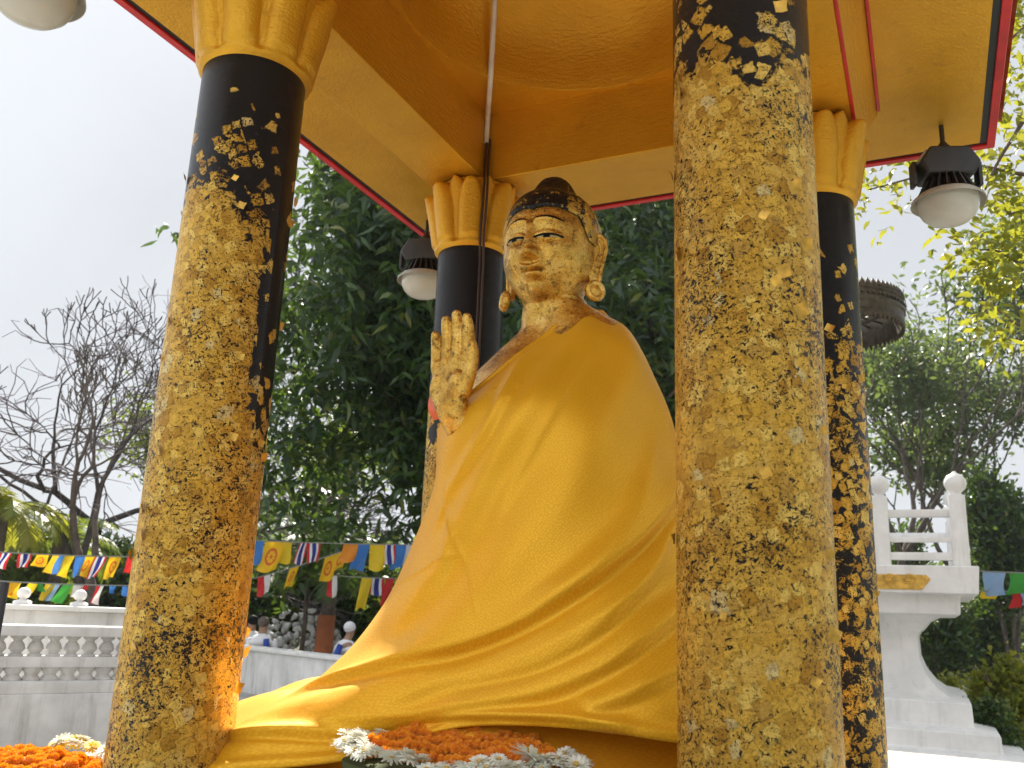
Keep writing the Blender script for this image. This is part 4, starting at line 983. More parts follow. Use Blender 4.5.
# ------------------------------------------------------------------ people beyond the wall
def person(x, y_head, D, yaw, hair, shirt, label, lean=0.0, sash=None):
    p = atD(x, y_head, D); hz = p.z                       # head centre height
    B = Vector((p.x, p.y, 0)); q = Matrix.Rotation(yaw, 3, 'Z')
    P = lambda a, b, c: B+q @ Vector((a, b, 0))+Vector((0, 0, c))
    seat = GROUND+.46; sh = hz-.26
    # skeleton (x right, y forward), seated: hip, chest, neck, head, arms to lap, legs forward and down
    J = {'pel': P(0, -.02, seat+.08), 'bel': P(0, .02+lean*.3, seat+.28), 'che': P(0, lean*.7, sh-.08), 'nec': P(0, lean*.9+.0, sh+.08), 'hea': P(0, lean+.03, hz-.06), 'top': P(0, lean+.02, hz+.08)}
    E_ = [('pel', 'bel'), ('bel', 'che'), ('che', 'nec'), ('nec', 'hea'), ('hea', 'top')]; Rr = {'pel': .17, 'bel': .155, 'che': .165, 'nec': .06, 'hea': .095, 'top': .085}
    for s, t_ in ((-1, 'l'), (1, 'r')):
        J['sh'+t_] = P(s*.19, lean*.7, sh-.02); J['el'+t_] = P(s*.25, lean*.6+.10, sh-.30); J['wr'+t_] = P(s*.12, .33+lean*.4, seat+.22); J['ha'+t_] = P(s*.08, .40+lean*.4, seat+.20)
        J['hi'+t_] = P(s*.10, .02, seat+.06); J['kn'+t_] = P(s*.14, .45, seat+.06); J['an'+t_] = P(s*.14, .44, GROUND+.09); J['to'+t_] = P(s*.15, .60, GROUND+.05)
        E_ += [('che', 'sh'+t_), ('sh'+t_, 'el'+t_), ('el'+t_, 'wr'+t_), ('wr'+t_, 'ha'+t_), ('pel', 'hi'+t_), ('hi'+t_, 'kn'+t_), ('kn'+t_, 'an'+t_), ('an'+t_, 'to'+t_)]
        Rr.update({'sh'+t_: .075, 'el'+t_: .055, 'wr'+t_: .036, 'ha'+t_: .038, 'hi'+t_: .10, 'kn'+t_: .072, 'an'+t_: .045, 'to'+t_: .042})
    ks = list(J); me = bpy.data.meshes.new('person'); me.from_pydata([J[k_] for k_ in ks], [(ks.index(a), ks.index(b)) for a, b in E_], [])
    o = bpy.data.objects.new('person', me); COL.objects.link(o); tag(o, label, 'person')
    sk = o.modifiers.new('skin', 'SKIN'); sv = me.skin_vertices[0].data
    for i, k_ in enumerate(ks): sv[i].radius = (Rr[k_], Rr[k_]*.85); sv[i].use_root = (k_ == 'pel')
    o.modifiers.new('sub', 'SUBSURF').levels = 1; o.modifiers['sub'].render_levels = 2
    me.materials.append(M['skin'])
    hm = MB(); hm.sphere(P(0, lean+.0, hz+.035), .105, 16, 10, (1, 1.05, .95)); hm.build('hair', hair, o, 180)
    st = MB(); st.lathe([(.20, seat-.0), (.205, seat+.15), (.19, seat+.3), (.205, sh-.15), (.215, sh-.04), (.15, sh+.05), (.07, sh+.09)], 24, (0, 0, 0))
    V = []
    for x_, y_, z_ in st.v: V.append(P(x_*1.05, y_*.82+lean*.8*sstep(seat, sh, z_), z_))
    b = MB().add(V, st.f)
    for s, t_ in ((-1, 'l'), (1, 'r')): b.tube([J['sh'+t_], (J['sh'+t_]+J['el'+t_])/2, J['el'+t_], J['wr'+t_]], [.095, .082, .07, .052], 12)
    shr = b.build('shirt', shirt, o, 180)
    if sash is not None:
        for s, t_ in ((-1, 'l'), (1, 'r')):
            pass
        b = MB(); b.tube([P(.13, -.16+lean*.75, sh), P(.17, -.185+lean*.4, sh-.22), P(.16, -.175, seat+.1)], [.05, .065, .06], 10); b.build('blue_panel', sash, shr, 180)
    return o
yb = math.atan2(atD(260, 620, 18).y-CAM[1], atD(260, 620, 18).x-CAM[0])-PI/2
person(254, 622, 19.0, yb+.5, M['black'], M['shirt'], 'seated person with black hair and white clothes, nearest the left column', .05)
person(263, 624, 17.6, yb-.3, simple('grey_hair', (.10, .075, .06), .7), M['shirt'], 'seated person in a white shirt with a dark blue side panel', .03, M['blue'])
person(338, 629, 16.2, yb-1.2, M['shirt'], M['shirt'], 'person in white with a blue stripe bending beyond the low wall by the robe edge', .22, M['blue'])
for x, y, D, nm in ((254, 622, 19.0, 'first'), (263, 624, 17.6, 's'), (338, 629, 16.2, 't')):
    p = atD(x, y, D); st = MB(); st.box((p.x, p.y, GROUND+.44), (.38, .38, .04), yb, .01)
    for sx in (-1, 1):
        for sy in (-1, 1): st.tube([(p.x+sx*.15, p.y+sy*.15, GROUND+.005), (p.x+sx*.15, p.y+sy*.15, GROUND+.43)], .018, 8)
    tag(st.build('stool', M['white2'], None), {'first': 'plain stool under the black haired person', 's': 'plain stool under the person with the blue side panel', 't': 'plain stool under the bending person'}[nm], 'stool')

# heap of white stones
SP = atD(300, 640, 22.0); rs = np.random.default_rng(5); mb = MB()
ico = bmesh.new(); bmesh.ops.create_icosphere(ico, subdivisions=1, radius=1); iv = np.array([v.co for v in ico.verts]); ifc = [tuple(v.index for v in f.verts) for f in ico.faces]; ico.free()
ang_v = math.atan2(SP.y-CAM[1], SP.x-CAM[0])-PI/2; ca, sa = math.cos(ang_v), math.sin(ang_v)
for i in range(420):
    u = rs.uniform(-1, 1); v = rs.uniform(-1, 1); hmax = 1.5*(1-.62*abs(u)**2.0)*(1-.5*max(0, v)); z = GROUND+hmax*(1-abs(v))*rs.uniform(.75, 1.0)+.02
    lx, ly = u*1.05, v*.8; c = np.array([SP.x+lx*ca-ly*sa, SP.y+lx*sa+ly*ca, z]); s_ = rs.uniform(.06, .13)
    m_ = np.array(Quaternion(rs.normal(size=4)).normalized().to_matrix()); mb.add((iv*np.array([1, .7, .55])*rs.uniform(.8, 1.2, (len(iv), 1)))@m_.T*s_+c, ifc)
o = mb.build('stone_heap', M['stone'], None, 0); tag(o, 'heap of broken white stones behind the low wall', 'stones', None, 'stuff')

# ------------------------------------------------------------------ bunting
def flag_mat(name, kind, a=(.75, .50, .02), b=(.7, .2, .02)):
    t = NT(name); uv = t.co('UV'); sp = t.n('ShaderNodeSeparateXYZ'); t.l(uv, sp.inputs[0]); u, v = sp.outputs[0], sp.outputs[1]
    if kind == 'stripe': col = t.ramp(u, [(0, (.55, .02, .03)), (.17, (.72, .72, .72)), (.34, (.02, .03, .22)), (.66, (.72, .72, .72)), (.83, (.55, .02, .03))], True)
    elif kind == 'wheel':
        d = t.vmath('DISTANCE', uv, (.5, .5, 0)) if False else None
        dx = t.math('SUBTRACT', u, .5); dy = t.math('SUBTRACT', v, .5); rr = t.math('SQRT', t.math('ADD', t.math('MULTIPLY', dx, dx), t.math('MULTIPLY', dy, dy)))
        ring = t.math('LESS_THAN', t.math('ABSOLUTE', t.math('SUBTRACT', rr, .24)), .045); hub = t.math('LESS_THAN', rr, .06)
        an_ = t.math('ARCTAN2', dy, dx); sk = t.math('MULTIPLY', t.math('LESS_THAN', t.math('ABSOLUTE', t.math('SINE', t.math('MULTIPLY', an_, 4))), .32), t.math('LESS_THAN', rr, .24))
        col = t.mix(t.math('MAXIMUM', t.math('MAXIMUM', ring, hub), sk), a, b)
    elif kind == 'multi': col = t.ramp(u, [(0, (.02, .08, .40)), (.2, (.75, .50, .02)), (.4, (.55, .02, .03)), (.6, (.72, .72, .72)), (.8, (.75, .25, .02))], True)
    elif kind == 'half': col = t.ramp(u, [(0, a), (.5, b)], True)
    else: col = t.mix(t.noise(t.co(), 20, 3), a, tuple(x*.8 for x in a))
    t.set(Base_Color=col, Roughness=.7); tr = t.n('ShaderNodeBsdfTranslucent'); t.put(tr.inputs[0], col)
    mx = t.n('ShaderNodeMixShader'); mx.inputs[0].default_value = .45; t.l(t.b.outputs[0], mx.inputs[1]); t.l(tr.outputs[0], mx.inputs[2]); t.l(mx.outputs[0], t.out.inputs[0]); return t.m
FM = {'T': flag_mat('tricolour_flag', 'stripe'), 'W': flag_mat('wheel_flag', 'wheel', (.80, .48, .01), (.62, .12, .02)), 'Y': flag_mat('yellow_flag', 'p', (.82, .58, .02)),
      'B': flag_mat('blue_flag', 'p', (.06, .22, .60)), 'G': flag_mat('green_flag', 'p', (.06, .34, .05)), 'R': flag_mat('red_flag', 'p', (.62, .03, .03)), 'O': flag_mat('orange_flag', 'p', (.80, .28, .02)),
      'L': flag_mat('pale_blue_flag', 'p', (.30, .45, .68)), 'H': flag_mat('white_flag', 'p', (.75, .75, .75)), 'M': flag_mat('five_colour_flag', 'multi'), 'S': flag_mat('blue_yellow_flag', 'half', (.8, .5, .02), (.08, .24, .6)), 'K': flag_mat('red_white_flag', 'half', (.6, .03, .03), (.75, .75, .75))}
FD = {'T': 'red, white and blue striped flag', 'W': 'yellow flag with a red wheel emblem', 'Y': 'plain yellow flag', 'B': 'plain blue flag', 'G': 'plain green flag', 'R': 'plain red flag', 'O': 'plain orange flag', 'L': 'pale blue flag', 'H': 'plain white flag', 'M': 'flag in five vertical colours', 'S': 'half yellow, half blue flag', 'K': 'half red, half white flag'}
def bunting(x0, y0, x1, y1, D0, D1, flags, label, sag=3, ends=None):
    """cord between two pixels' points at distances D0, D1; flags (x, width px, height px, slant, kind)"""
    pt = lambda x: atD(x, y0+(y1-y0)*(x-x0)/(x1-x0)+sag*4*((x-x0)/(x1-x0))*(1-(x-x0)/(x1-x0)), D0+(D1-D0)*(x-x0)/(x1-x0))
    c = pt((x0+x1)/2); root = empty('bunting', c, label, 'bunting', 'strings of flags')
    MB().tube([pt(x) for x in np.linspace(x0, x1, 24)], .008, 5).build('cord', M['cord'], root, 60)
    for x, w, h, sl, k_ in flags:
        w *= 1.04; h *= 1.02
        a = pt(x); b = pt(x+w); sc = (b-a).length/w; ux_ = (b-a)/w; dn = Vector((0, 0, -1))*sc; nr = ux_.cross(dn).normalized(); V = []; nx, ny = 7, 9; uvs = []
        p1 = random.uniform(0, 6)
        for j in range(ny):
            for i in range(nx):
                u, v = i/(nx-1), j/(ny-1); V.append(a+ux_*(w*u+sl*v+.6*math.sin(v*3+p1)*v)+dn*(h*v*(1+.06*math.sin(u*5+p1)))+nr*(.055*v*math.sin(u*4.5+v*3+p1)+.05*v*math.sin(p1*3))); uvs.append((u, 1-v))
        o = npmesh('flag', np.array(V), grid_faces(nx, ny, False), FM[k_], root, 180); set_uv(o, uvs); o['label'] = FD[k_]
bunting(-30, 550, 215, 556, 12.4, 13.6, [(1, 11, 16, -4, 'T'), (19, 13, 14, -3, 'T'), (37, 12, 12, -2, 'W'), (53, 13, 18, -5, 'S'), (65, 10, 21, -5, 'Y'), (76, 9, 20, -1, 'B'), (86, 10, 20, -6, 'W'), (95, 12, 21, -6, 'T'), (110, 11, 21, -3, 'W'), (128, 10, 16, -2, 'R'), (142, 12, 18, -2, 'T')], 'upper string of small flags at the left above the balustrade')
bunting(-30, 579, 215, 585, 11.8, 12.9, [(4, 16, 13, -5, 'M'), (9, 12, 16, -2, 'Y'), (29, 9, 17, -6, 'Y'), (37, 6, 8, 0, 'G'), (46, 9, 16, -3, 'Y'), (52, 9, 16, -9, 'L'), (63, 10, 18, -7, 'G'), (74, 10, 13, -2, 'H'), (82, 7, 14, -5, 'R'), (97, 7, 18, -4, 'K'), (110, 6, 8, 0, 'B'), (122, 6, 10, 0, 'B')], 'lower string of small flags at the left just above the ball finials')
bunting(205, 538, 470, 545, 14.0, 15.4, [(240, 14, 18, -2, 'R'), (253, 11, 22, -2, 'B'), (266, 18, 28, -7, 'W'), (280, 12, 20, -1, 'Y'), (300, 8, 20, -4, 'T'), (308, 12, 18, 0, 'T'), (344, 14, 17, -4, 'O'), (356, 14, 24, -5, 'B'), (370, 14, 24, 0, 'Y'), (383, 12, 18, 0, 'T'), (393, 13, 22, -2, 'B'), (404, 10, 20, 0, 'H'), (420, 12, 20, 0, 'Y')], 'string of larger flags between the left column and the robe', 2)
bunting(205, 590, 360, 545, 15.0, 15.8, [(258, 12, 18, 2, 'K'), (290, 9, 17, -5, 'W'), (325, 12, 22, -3, 'W'), (336, 13, 15, -4, 'W')], 'slanting string of flags rising behind the larger flags')
bunting(318, 574, 470, 577, 16.2, 16.8, [(328, 9, 20, 0, 'K'), (362, 10, 30, -5, 'Y'), (370, 14, 16, 0, 'T'), (386, 8, 24, -4, 'R'), (396, 10, 20, 0, 'Y')], 'lower string of flags beside the edge of the robe')
bunting(978, 571, 1100, 574, 12.0, 11.0, [(983, 22, 20, -2, 'L'), (1009, 18, 18, 0, 'G'), (1030, 16, 18, 0, 'R')], 'string of prayer flags at the right edge beside the shrine base', 1)
bunting(978, 591, 1100, 590, 12.0, 11.2, [(981, 15, 7, 0, 'Y'), (1012, 8, 15, 0, 'R'), (1019, 12, 12, 0, 'L')], 'lower string of small flags at the right edge below the blue flag', 1)

# ------------------------------------------------------------------ trees
def limbs(base, height, spread, depth, seed, r0, lean=(0, 0), up=.5, nsplit=(2, 3), kink=.22, first=.32, shrink=.72, tips=None, segs=None, angle=.55, rshr=.68, azim=None):
    r = random.Random(seed); segs = [] if segs is None else segs; tips = [] if tips is None else tips
    def grow(p, d, ln, rad, lev):
        n = 4; pts = [p]; rr = [rad]
        for k_ in range(n):
            d = (d+Vector((r.gauss(0, kink), r.gauss(0, kink), r.gauss(0, kink*.6)))*.5+Vector((0, 0, up*.12))).normalized(); p = p+d*ln/n; pts.append(p); rr.append(rad*(1-(1-rshr)*(k_+1)/n))
        segs.append((pts, rr))
        if lev >= depth: tips.append((p, d)); return
        if lev >= depth-2: tips.append((pts[2], d))
        n = r.randint(*nsplit); a0 = r.uniform(0, 6.28)
        for i in range(n):
            ax = d.orthogonal().normalized(); ax.rotate(Quaternion(d, a0+2*PI*i/n+r.uniform(-.5, .5))); q = d.copy(); q.rotate(Quaternion(ax, angle*r.uniform(.6, 1.35)))
            q = Vector((q.x*spread, q.y*spread, q.z)).normalized(); grow(p, q, ln*shrink*r.uniform(.8, 1.2), rr[-1]*(.92 if i == 0 else .75), lev+1)
    grow(Vector(base), Vector((lean[0], lean[1], 1)).normalized(), height*first, r0, 0); return segs, tips
def build_limbs(segs, name, m, parent, minr=.004):
    mb = MB()
    for pts, rr in segs: mb.tube(pts, [max(minr, x) for x in rr], 8 if rr[0] > .06 else (5 if rr[0] > .02 else 4), False)
    return mb.build(name, m, parent, 80)
def leaves(pts, ln, wd, seed, droop=.4, out_from=None, fold=.25, jit=.5, tint_lo=0, tint_hi=1, curl=.12):
    """arrays of folded leaf blades at pts (N,3)"""
    g = np.random.default_rng(seed); N = len(pts); d = g.normal(size=(N, 3)); d[:, 2] = d[:, 2]*.6-droop*1.2
    if out_from is not None: o_ = pts-np.asarray(out_from); d += jit*o_/np.maximum(np.linalg.norm(o_, axis=1, keepdims=True), 1e-6)
    d /= np.linalg.norm(d, axis=1, keepdims=True); a = np.cross(d, g.normal(size=(N, 3))); a /= np.maximum(np.linalg.norm(a, axis=1, keepdims=True), 1e-6); nrm = np.cross(a, d)
    l = (ln*g.uniform(.65, 1.25, N))[:, None]; w = (wd*g.uniform(.7, 1.2, N))[:, None]
    b = pts; m1 = b+d*l*.42+nrm*l*.05; tp = b+d*l-nrm*l*curl+np.array([0, 0, -.12])*l
    L_ = b+d*l*.40+a*w*.5+nrm*w*fold; R2 = b+d*l*.40-a*w*.5+nrm*w*fold
    L2 = b+d*l*.72+a*w*.36+nrm*w*fold*.4; R3 = b+d*l*.72-a*w*.36+nrm*w*fold*.4; m2 = b+d*l*.74
    V = np.stack([b, L_, m1, R2, L2, m2, R3, tp], 1).reshape(-1, 3); k_ = np.arange(N)[:, None]*8
    F = np.concatenate([k_+np.array([[0, 1, 2, 2]]), k_+np.array([[0, 2, 3, 3]]), k_+np.array([[1, 4, 5, 2]]), k_+np.array([[2, 5, 6, 3]]), k_+np.array([[4, 7, 5, 5]]), k_+np.array([[5, 7, 6, 6]])])
    t_ = np.clip(g.uniform(tint_lo, tint_hi, N)**1.3, 0, 1); return V, F, np.repeat(t_, 8)
def leaf_mesh(name, V, F, T, m, parent):
    # split quads/triangles
    tri = F[:, 2] == F[:, 3]; Ft = F[tri][:, :3]; Fq = F[~tri]
    me = bpy.data.meshes.new(name); me.vertices.add(len(V)); me.vertices.foreach_set('co', V.astype(np.float32).ravel())
    me.loops.add(Ft.size+Fq.size); me.loops.foreach_set('vertex_index', np.concatenate([Ft.ravel(), Fq.ravel()]).astype(np.int32))
    ls = np.concatenate([np.arange(len(Ft))*3, len(Ft)*3+np.arange(len(Fq))*4]).astype(np.int32); me.polygons.add(len(ls)); me.polygons.foreach_set('loop_start', ls); me.update(calc_edges=True)
    at = me.attributes.new('tint', 'FLOAT', 'POINT'); at.data.foreach_set('value', T.astype(np.float32)); return link(name, me, m, parent, 0)
def rosettes(centres, n, rad, ln, wd, seed, droop, m, parent, name='crown', out_from=None, **kw):
    g = np.random.default_rng(seed); c = np.repeat(np.asarray(centres), n, 0); p = c+g.normal(size=c.shape)*rad
    V, F, T = leaves(p, ln, wd, seed+1, droop, out_from, **kw); return leaf_mesh(name, V, F, T, m, parent)
def clumps(centre, rx, ry, rz, n, seed, lobes=9, floor=None, hollow=.45):
    """points through lobed crown volume, denser near the outside of each lobe"""
    g = np.random.default_rng(seed); c = np.asarray(centre); P = []
    for i in range(lobes):
        d = g.normal(size=3); d /= np.linalg.norm(d); lc = c+d*np.array([rx, ry, rz])*g.uniform(.35, .75); lr = np.array([rx, ry, rz])*g.uniform(.30, .5)
        q = g.normal(size=(n//lobes, 3)); q /= np.linalg.norm(q, axis=1, keepdims=True); rr = g.uniform(hollow, 1.05, (len(q), 1))**.6; P.append(lc+q*rr*lr)
    P = np.vstack(P); return P if floor is None else P[P[:, 2] > floor]
def tree_root(name, x, y, D, label, cat='tree', group=None, z=GROUND):
    p = atD(x, y, D); return empty(name, (p.x, p.y, z), label, cat, group), Vector((p.x, p.y, z))

# the big dark mango tree behind the pavilion
rt, b0 = tree_root('mango_tree', 470, 500, 19.0, 'dense dark green mango tree filling the view behind the statue')
segs, tips = limbs(b0-Vector((0, 0, .1)), 13, 1.15, 5, 21, .38, angle=.55, first=.22, shrink=.78, up=.4)
build_limbs(segs, 'trunk', M['bark'], rt, .02)
cc = np.array([b0.x, b0.y, 6.3])
pts = clumps(cc, 5.4, 5.0, 6.2, 3900, 31, 26, floor=.3, hollow=.3)
tp = np.array([tuple(p) for p, d in tips]); pts = np.vstack([pts, tp[rng.integers(0, len(tp), 500)]+rng.normal(size=(500, 3))*.4])
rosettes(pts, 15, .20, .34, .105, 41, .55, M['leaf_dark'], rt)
rt, b0 = tree_root('mango_tree', 640, 480, 21.0, 'dark leafy tree showing between the statue\'s head and the near right column')
segs, tips = limbs(b0-Vector((0, 0, .1)), 11, 1.1, 4, 22, .3, angle=.5, first=.25, up=.4); build_limbs(segs, 'trunk', M['bark'], rt, .02)
pts = clumps((b0.x, b0.y, 7.2), 3.6, 3.4, 5.4, 1300, 33, 14, floor=1.8, hollow=.3); rosettes(pts, 14, .22, .34, .105, 43, .5, M['leaf_dark'], rt)

# bare trees at the left
def bare(name, x, D, ytop, seed, m, label, **kw):
    p = atD(x, 560, D); zt = atD(x, ytop, D).z; rt = empty(name, (p.x, p.y, GROUND), label, 'tree'); segs, tips = limbs((p.x, p.y, GROUND-.1), zt-GROUND, **kw, seed=seed)
    build_limbs(segs, 'trunk', m, rt, .011*D/20); return rt, tips
bare('bare_tree', 128, 17.0, 285, 5, M['bark'], 'tall bare tree with upright grey twigs left of the near column', spread=1.0, depth=8, r0=.12, angle=.50, first=.28, shrink=.72, up=.8, kink=.28, nsplit=(2, 2), rshr=.72)
bare('bare_tree', 98, 18.5, 320, 15, M['barkd'], 'slender bare tree leaning left among the grey branches', spread=1.0, depth=8, r0=.11, lean=(-.10, -.06), angle=.48, first=.29, shrink=.72, up=.8, kink=.26, nsplit=(2, 2), rshr=.72)
rt, tips = bare('bare_tree', 88, 24.0, 300, 8, M['barkd'], 'low spreading bare tree with a purplish haze of twigs at the left', spread=1.35, depth=7, r0=.22, lean=(-.2, -.1), angle=.62, first=.26, shrink=.78, up=.25, kink=.4, nsplit=(2, 3), rshr=.72)
tw = MB(); r = random.Random(3)
for p, d in tips:
    for i in range(3):
        q = p; dd = d.copy(); pts_ = [q]
        for k_ in range(3):
            dd = (dd+Vector((r.gauss(0, .5), r.gauss(0, .5), r.gauss(0, .35)))).normalized(); q = q+dd*r.uniform(.16, .36); pts_.append(q)
        tw.tube(pts_, [.012, .010, .008, .006], 3, False)
tw.build('twigs', M['barktwig'], rt, 0)['kind'] = 'stuff'

# small trees with thin leaves in front of the bushes
def leafy(name, x, D, ytop, seed, m, label, n=8, ln=.16, wd=.06, rad=.25, bark='bark', per_tip=1, **kw):
    p = atD(x, 600, D); zt = atD(x, ytop, D).z; rt = empty(name, (p.x, p.y, GROUND), label, 'tree'); segs, tips = limbs((p.x, p.y, GROUND-.1), zt-GROUND, seed=seed, **kw)
    build_limbs(segs, 'trunk', M[bark], rt, .012*D/20); tp = np.array([tuple(q) for q, d in tips]); rosettes(tp, n, rad, ln, wd, seed, .3, m, rt); return rt
KW = dict(spread=1.0, depth=6, r0=.16, angle=.42, first=.36, shrink=.72, up=.7, kink=.25, nsplit=(2, 3), rshr=.7)
leafy('airy_tree', 885, 30, 345, 51, M['leaf_pale'], 'hazy airy tree just right of the far right column', n=13, ln=.26, wd=.11, rad=.34, **KW)
leafy('airy_tree', 955, 34, 372, 52, M['leaf_pale'], 'hazy open tree with thin stems above the white railing', n=11, ln=.28, wd=.12, rad=.38, **KW)
leafy('airy_tree', 1015, 36, 350, 53, M['leaf_pale'], 'hazy tall tree at the right edge above the dark bush', n=11, ln=.28, wd=.12, rad=.38, **KW)
leafy('airy_tree', 915, 38, 430, 54, M['leaf_pale'], 'lower hazy tree seen through the white railing', n=12, ln=.3, wd=.13, rad=.4, **KW)
leafy('street_tree', 285, 26, 440, 55, M['leaf_mid'], 'thin sunlit tree beside the near left column, left of the mango tree', n=9, ln=.2, wd=.07, rad=.3, **KW)
leafy('street_tree', 165, 27, 440, 56, M['leaf_mid'], 'sparse sunlit tree behind the bare trees', n=8, ln=.22, wd=.08, rad=.35, **KW)
def bush(x, y0, y1, D, wpx, seed, label, m='leaf_mid', n=700, ln=.16, wd=.075, name='bush', ypx=None, z0=None):
    c = atD(x, (y0+y1)/2, D); zt = atD(x, y0, D).z; zb3 = GROUND if z0 is None else z0; hw_ = (atD(x+wpx/2, y0, D)-atD(x, y0, D)).length; rt = empty(name, (c.x, c.y, GROUND), label, 'bush' if name == 'bush' else 'tree')
    st = MB()
    rg = random.Random(seed)
    for i in range(5):
        a = rg.uniform(0, 6.28); st.tube([(c.x, c.y, GROUND-.05), (c.x+.4*hw_*math.cos(a), c.y+.4*hw_*math.sin(a), GROUND+.5*(zt-GROUND)), (c.x+.7*hw_*math.cos(a), c.y+.7*hw_*math.sin(a), GROUND+.8*(zt-GROUND))], [.05, .035, .015], 6)
    st.build('stem', M['bark'], rt)
    pts = clumps((c.x, c.y, (zt+zb3)/2), hw_, hw_*.8, (zt-zb3)/2, n, seed, 14, hollow=.25, floor=GROUND); rosettes(pts, 9, .12*ln/.16, ln, wd, seed+5, .15, M[m], rt, out_from=(c.x, c.y, GROUND), jit=1.2); return rt
for a in [(20, 545, 640, 20, 150, 61, 'leafy shrub at far left behind the flag strings'), (85, 540, 640, 23, 150, 62, 'dark shrub under the bare trees behind the flags'), (150, 535, 640, 24, 140, 63, 'shrub hidden in part by the left column'),
          (225, 530, 640, 24, 120, 64, 'shrub just behind the near left column'), (290, 540, 640, 25.5, 120, 65, 'dark shrub behind the heap of white stones'), (355, 545, 645, 25, 130, 66, 'dark shrub right of the stone heap'), (420, 540, 640, 24, 120, 67, 'dark shrub at the edge of the robe')]:
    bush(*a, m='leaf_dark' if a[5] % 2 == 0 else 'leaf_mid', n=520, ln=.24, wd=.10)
bush(1002, 462, 640, 27, 85, 71, 'dark green round tree at the right edge behind the flags', 'leaf_dark', 1000, .22, .09, 'dark_tree', z0=GROUND+1.0)
bush(1010, 655, 735, 13.5, 80, 72, 'sunlit yellow green bush at the right edge beside the shrine base', 'leaf_yel', 420, .10, .06)
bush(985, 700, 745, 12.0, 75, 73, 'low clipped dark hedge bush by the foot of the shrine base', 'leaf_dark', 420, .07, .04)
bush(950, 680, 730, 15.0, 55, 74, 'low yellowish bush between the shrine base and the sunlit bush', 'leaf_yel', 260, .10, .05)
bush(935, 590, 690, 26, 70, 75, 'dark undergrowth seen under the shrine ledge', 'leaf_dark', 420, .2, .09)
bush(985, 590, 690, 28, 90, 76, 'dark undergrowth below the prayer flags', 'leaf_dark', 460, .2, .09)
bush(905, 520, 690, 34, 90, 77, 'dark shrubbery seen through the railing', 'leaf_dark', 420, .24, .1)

# palm at the far left and behind the flags
def palm(x, y, D, seed, label, ln=2.2, n=13, trunk_r=.13, m='leaf_yel', droop=1.0, wrap=False):
    p = atD(x, y, D); rt = empty('palm', (p.x, p.y, GROUND), label, 'palm tree'); top = Vector((p.x, p.y, p.z)); g = random.Random(seed)
    tr = MB().tube([(p.x, p.y, GROUND-.1), (p.x+.05, p.y, (GROUND+p.z)/2), top], [trunk_r*1.25, trunk_r, trunk_r*.9], 12).build('trunk', M['bark'], rt)
    if wrap: MB().tube([(p.x, p.y, GROUND+.1), (p.x+.02, p.y, GROUND+1.3)], [trunk_r*1.35, trunk_r*1.25], 14).build('cloth_wrap', M['rust'], rt)
    for i in range(n):
        a = 2*PI*i/n+g.uniform(-.2, .2); el = g.uniform(.15, 1.2); h = Vector((math.cos(a), math.sin(a), 0)); pts = []; q = top.copy(); e = el
        for k_ in range(12): pts.append(q.copy()); q = q+(h*math.cos(e)+Vector((0, 0, 1))*math.sin(e))*ln/12; e -= droop*.16
        mb = MB(); mb.tube(pts, [.022*(1-k_/13) for k_ in range(12)], 5, False); sd_ = Vector((-h.y, h.x, 0))
        for k_ in range(1, 12):
            for f_ in (0, .33, .66):
                c = pts[k_] if k_ == 11 else pts[k_].lerp(pts[k_+1], f_); l = ln*.30*math.sin(PI*min(1, (k_+f_+1.5)/13.5))**.6
                fw = (pts[min(11, k_+1)]-pts[k_-1]).normalized()
                for s in (-1, 1):
                    dr = (sd_*s+fw*.7+Vector((0, 0, -.25-g.uniform(0, .35)))).normalized(); w = fw*.022
                    mb.add([c-w, c+w, c+dr*l*.5+w*.9, c+dr*l*.5-w*.9, c+dr*l+Vector((0, 0, -.1*l))], [(0, 1, 2, 3), (3, 2, 4)])
        o = mb.build('frond', M[m], rt, 0); at = o.data.attributes.new('tint', 'FLOAT', 'POINT'); at.data.foreach_set('value', [g.uniform(0, 1)]*len(o.data.vertices))
palm(2, 512, 17.0, 4, 'small palm with sunlit yellow green fronds at the far left edge', 1.35, 15)
palm(60, 540, 19.0, 6, 'low palm with arching green fronds left of the bare trees', 1.5, 12, m='leaf_mid')
palm(331, 560, 20.0, 9, 'palm with an orange brown cloth wrapped round its trunk, right of the stones', 1.7, 11, .15, 'leaf_dark', 1.2, True)
palm(308, 572, 21.0, 12, 'thin stemmed young palm before the stone heap', 1.1, 9, .05, 'leaf_mid', 1.2)

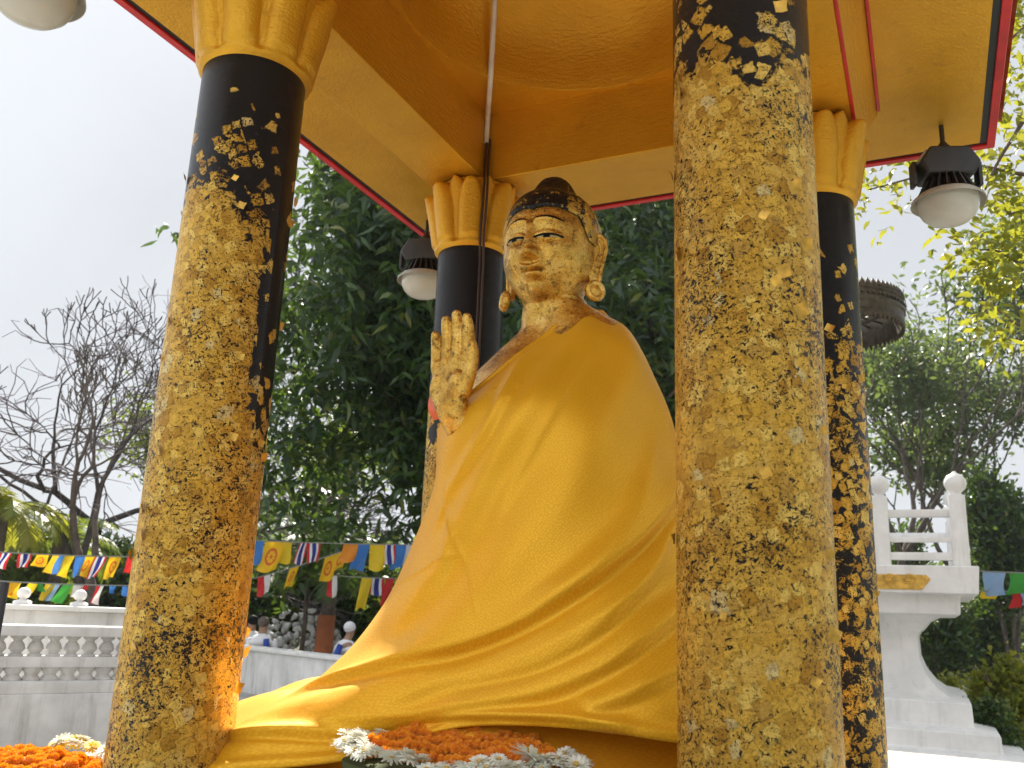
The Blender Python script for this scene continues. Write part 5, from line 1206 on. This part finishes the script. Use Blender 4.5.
# near tree at the right: leafy branches reaching into the picture
NP_ = Vector((7.6, 5.6, GROUND)); rt = empty('street_tree', NP_, 'near tree whose yellow green branches hang in at the upper right', 'tree')
mb = MB(); mb.tube([NP_-Vector((0, 0, .1)), NP_+Vector((-.1, 0, 2.2)), NP_+Vector((-.35, .1, 4.6)), NP_+Vector((-.6, .2, 7.2))], [.24, .19, .15, .08], 14)
twigp = []
def branch(pix, D, r0, wire=True):
    pts = [atD(x, y, D+dd) for x, y, dd in pix]; sp = smooth_poly([tuple(p) for p in pts], 26); n_ = len(sp); mb.tube([Vector(p) for p in sp], [r0*(1-.8*i/n_) for i in range(n_)], 6, False); return sp
SPECS = [([(1250, 120, 0), (1120, 60, 0), (1050, 90, 0), (1005, 150, 0), (985, 190, 0)], 8.2, .035, 60, .26), ([(1250, 60, .5), (1130, 20, .5), (1040, 20, .3), (990, 60, .2)], 8.6, .035, 60, .26),
         ([(1200, 180, 0), (1110, 150, 0), (1040, 175, 0), (965, 165, 0), (905, 180, 0), (868, 190, 0)], 8.4, .026, 46, .17), ([(1220, 330, 0), (1120, 300, 0), (1040, 275, 0), (1000, 252, 0), (975, 250, 0)], 7.8, .024, 44, .17),
         ([(1180, 350, 0), (1080, 330, 0), (1024, 326, 0), (1000, 312, 0), (990, 296, 0), (985, 275, 0)], 7.8, .016, 26, .13), ([(1240, 230, .3), (1120, 190, .3), (1050, 200, .3), (1008, 215, .3)], 8.4, .03, 56, .22), ([(1240, 0, .8), (1100, -20, .6), (1030, -10, .4), (1000, 20, .4)], 8.8, .03, 60, .26)]
for pix, D, r0, n_, sp_ in SPECS:
    s_ = branch(pix, D, r0); k_ = rng.integers(7, len(s_), n_); twigp.append(s_[k_]+rng.normal(size=(n_, 3))*sp_)
mb.build('trunk', M['bark'], rt, 80)
pts = np.vstack(twigp); pts2 = clumps((NP_.x-.4, NP_.y+.2, 6.2), 2.0, 2.0, 2.2, 500, 93, 12)
# keep the crown clear of the pavilion roof
pts = np.vstack([pts, pts2[pts2[:, 0] > 4.9]])
rosettes(pts, 8, .085, .12, .05, 95, .35, M['leaf_yel'], rt)

# far woods and hills, and unseen trees added round the camera
g = np.random.default_rng(77); P = []
for i in range(5200):
    a = g.uniform(PI/2-.62, PI/2+1.25); d = g.uniform(46, 66); h = 4.6+1.3*math.sin(a*23)+1.3*math.sin(a*9+1); P.append((CAM[0]+d*math.cos(a), CAM[1]+d*math.sin(a), GROUND+abs(g.normal())*.0+g.uniform(0, 1)**.8*h))
for i in range(3600):  # unseen trees added behind and beside the camera, heights shaped to block sky light
    a = g.uniform(-2.6, PI/2-.75) if i % 2 else g.uniform(PI/2+1.6, 2*PI-2.6); d = g.uniform(17, 26); h = (8.5 if -1.0 < a < PI/2 else 3.2)+.6*math.sin(a*13)+.6*math.sin(a*29)
    P.append((CAM[0]+d*math.cos(a), CAM[1]+d*math.sin(a), GROUND+g.uniform(0, 1)*h))
V, F, T = leaves(np.repeat(np.array(P), 5, 0)+g.normal(size=(len(P)*5, 3))*.5, .75, .38, 78, .2); o = leaf_mesh('distant_wood_and_sky_block', V, F, T, M['leaf_pale'], None); tag(o, 'far line of trees closing the view behind the garden, plus unseen trees added round the camera to block sky light', 'wood', None, 'stuff')
t = NT('forested_hill'); n = t.noise(t.co(), .02, 6, .65); t.set(Base_Color=t.ramp(n, [(.35, (.05, .07, .05)), (.65, (.09, .11, .07))]), Roughness=1); M['hill'] = t.m
nx, ny = 120, 12; V = []
for j in range(ny):
    for i in range(nx):
        a = PI/2-.3+1.5*i/(nx-1); d = 520+j*40; v = j/(ny-1); h = (52+26*math.sin(a*5+.4)+14*math.sin(a*13)+5*math.sin(a*37))*sstep(1.0, 1.9, a)*math.sin(PI*min(1, v*1.0)*.5+.0)
        V.append((d*math.cos(a), d*math.sin(a), GROUND-3+float(h)))
tag(npmesh('hills', np.array(V), grid_faces(nx, ny, False), M['hill'], None, 180), kind='structure')
#END#
t = NT('thin_haze'); t.t.nodes.remove(t.b); pv_ = t.n('ShaderNodeVolumePrincipled'); pv_.inputs['Color'].default_value = (.86, .90, .96, 1); pv_.inputs['Density'].default_value = .0006; pv_.inputs['Anisotropy'].default_value = .2
t.l(pv_.outputs[0], t.out.inputs['Volume'])
hz = MB().box((-15, 30, 13), (250, 250, 31), 0).build('haze', t.m, None, 0); tag(hz, kind='stuff', label='thin pale haze over the garden', cat='haze')
